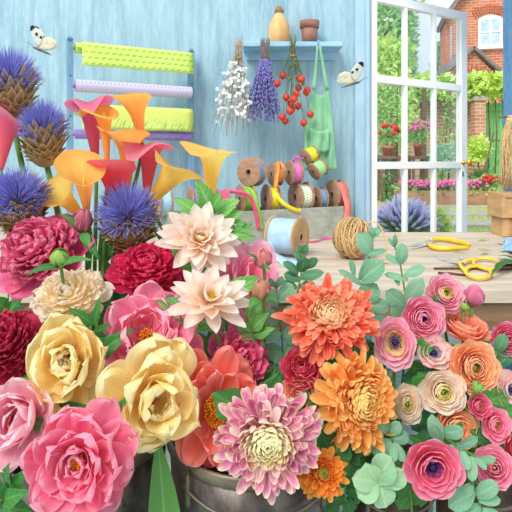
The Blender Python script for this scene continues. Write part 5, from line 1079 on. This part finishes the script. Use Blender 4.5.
sprig('peony_foliage','green leaves between the lower blush dahlia and the eucalyptus',.90,[(256,345),(252,330),(247,318),(243,306)],
 [(250,322,264,296,14),(248,318,252,300,10),(252,330,270,312,14),(252,332,234,322,14),(254,336,276,328,12),(256,342,238,336,12)],L_MINT,2,lk='lance')
sprig('chrysanthemum_foliage','dark lobed leaves around the small orange chrysanthemum',.80,[(345,520),(345,500),(346,480),(344,462)],
 [(345,480,364,458,22),(346,482,340,450,20),(345,490,372,492,22),(344,495,318,506,22),(345,498,350,516,22),(345,486,328,470,18),(345,470,362,440,20),(346,474,375,470,20)],L_MUM,3,lk='lobed')
sprig('chrysanthemum_foliage','dark lobed leaves between the pink-purple and the big orange chrysanthemums',.815,[(322,470),(322,440),(320,420),(318,405)],
 [(320,425,300,404,20),(320,424,314,392,20),(321,430,300,430,20),(321,436,335,414,20),(322,446,302,452,20),(322,440,340,436,20),(322,452,338,458,20),(320,412,304,390,16)],L_MUM,3,lk='lobed')
sprig('chrysanthemum_foliage','dark lobed leaves behind the deep pink anemone',.80,[(412,512),(410,490),(406,465),(402,448)],
 [(408,475,388,458,20),(410,480,392,492,22),(408,468,424,446,20),(411,490,398,510,22),(410,484,430,470,18),(404,455,386,440,16),(412,492,428,502,18)],L_MUM,3,lk='lobed')
sprig('leafy_sprig','green leaves filling the gaps in the middle of the right bunch',.895,[(446,470),(444,430),(440,400),(438,370)],
 [(440,395,418,372,20),(440,392,462,370,16),(441,405,412,430,20),(442,410,470,400,18),(443,425,420,444,20),(444,430,478,424,18),(440,380,424,362,16),(440,376,446,354,14),(443,440,482,446,20),(440,385,402,378,20),(441,400,396,400,20)],L_EUD,4,lk='round')
sprig('leafy_sprig','green leaves at the right edge between the coral and the pink ranunculus',.895,[(492,470),(494,430),(496,395),(498,360)],
 [(496,370,482,352,14),(497,366,512,352,14),(496,385,512,396,14),(495,400,480,404,14),(495,410,512,418,14),(494,430,478,440,16),(494,436,512,446,16),(497,352,505,334,12)],L_EUD,4,lk='round')
sprig('leafy_sprig','dark green leaves behind the coral chrysanthemum',.93,[(330,440),(330,400),(330,370),(332,340)],
 [(330,362,300,356,22),(331,362,372,356,22),(330,370,360,378,22),(330,376,292,372,20),(331,350,380,345,20),(332,345,384,368,20),(330,350,290,340,20),(332,352,388,382,20)],L_EUD,3,lk='lobed')
# long tulip-like leaf hanging in front of the buckets
t=thing('long_leaf','long green strap leaf standing upright between the two dark zinc buckets','leaf',(-.1575,.715,.30))
P=[]; vs=np.linspace(0,1,14); us=np.linspace(-1,1,7)
for v in vs:
    w_=18*prof(np.array([v]),.35,.55,1.6,1.1)[0]+.2; cx_=166-9*v+3*math.sin(v*3); Yv=.735+.012*v
    P.append([at(cx_+w_*u,600-162*v-2*abs(u),Yv+.008*abs(u)) for u in us])
m=MB(); m.grid(np.array(P),np.tile(us,(14,1)),np.tile(vs[:,None],(1,7))); m.build('blade',leaf_mat('strap_leaf',(70,130,66),(110,164,84),(170,204,140),1,.3),t)
# ================================================================== light and camera
w=bpy.data.worlds.new('sky'); SC.world=w; w.use_nodes=True; nt=w.node_tree; nt.nodes.clear()
out=nt.nodes.new('ShaderNodeOutputWorld'); bg=nt.nodes.new('ShaderNodeBackground'); tc=nt.nodes.new('ShaderNodeTexCoord'); nz=nt.nodes.new('ShaderNodeTexNoise'); nz.inputs['Scale'].default_value=3.0; nz.inputs['Detail'].default_value=5
mr=nt.nodes.new('ShaderNodeMapRange'); mr.inputs[1].default_value=.38; mr.inputs[2].default_value=.62; mixc=nt.nodes.new('ShaderNodeMix'); mixc.data_type='RGBA'
nt.links.new(tc.outputs['Generated'],nz.inputs['Vector']); nt.links.new(nz.outputs['Fac'],mr.inputs[0]); nt.links.new(mr.outputs[0],mixc.inputs[0])
mixc.inputs[6].default_value=lin((196,226,240)); mixc.inputs[7].default_value=(1,1,1,1); nt.links.new(mixc.outputs[2],bg.inputs[0]); bg.inputs[1].default_value=1.0; nt.links.new(bg.outputs[0],out.inputs[0])
sd=bpy.data.lights.new('sun','SUN'); sd.energy=2.3; sd.angle=math.radians(25); sd.color=(1,.97,.92); so=bpy.data.objects.new('sun',sd); COL.objects.link(so)
so.rotation_euler=Vector((.38,.62,-.72)).to_track_quat('-Z','Y').to_euler(); so.location=(-2,-2,4)
cd=bpy.data.cameras.new('camera'); cd.sensor_width=36; cd.sensor_fit='HORIZONTAL'; cd.lens=36.0*F/512; cd.shift_y=-(256-HZ)/512; cd.clip_start=.02; cd.clip_end=200
co=bpy.data.objects.new('camera',cd); COL.objects.link(co); co.location=(0,0,CH); co.rotation_euler=(PI/2,0,0); SC.camera=co
SC.view_settings.view_transform='Standard'; SC.view_settings.look='None'; SC.view_settings.gamma=1; SC.view_settings.use_curve_mapping=False; SC.view_settings.exposure=0.22
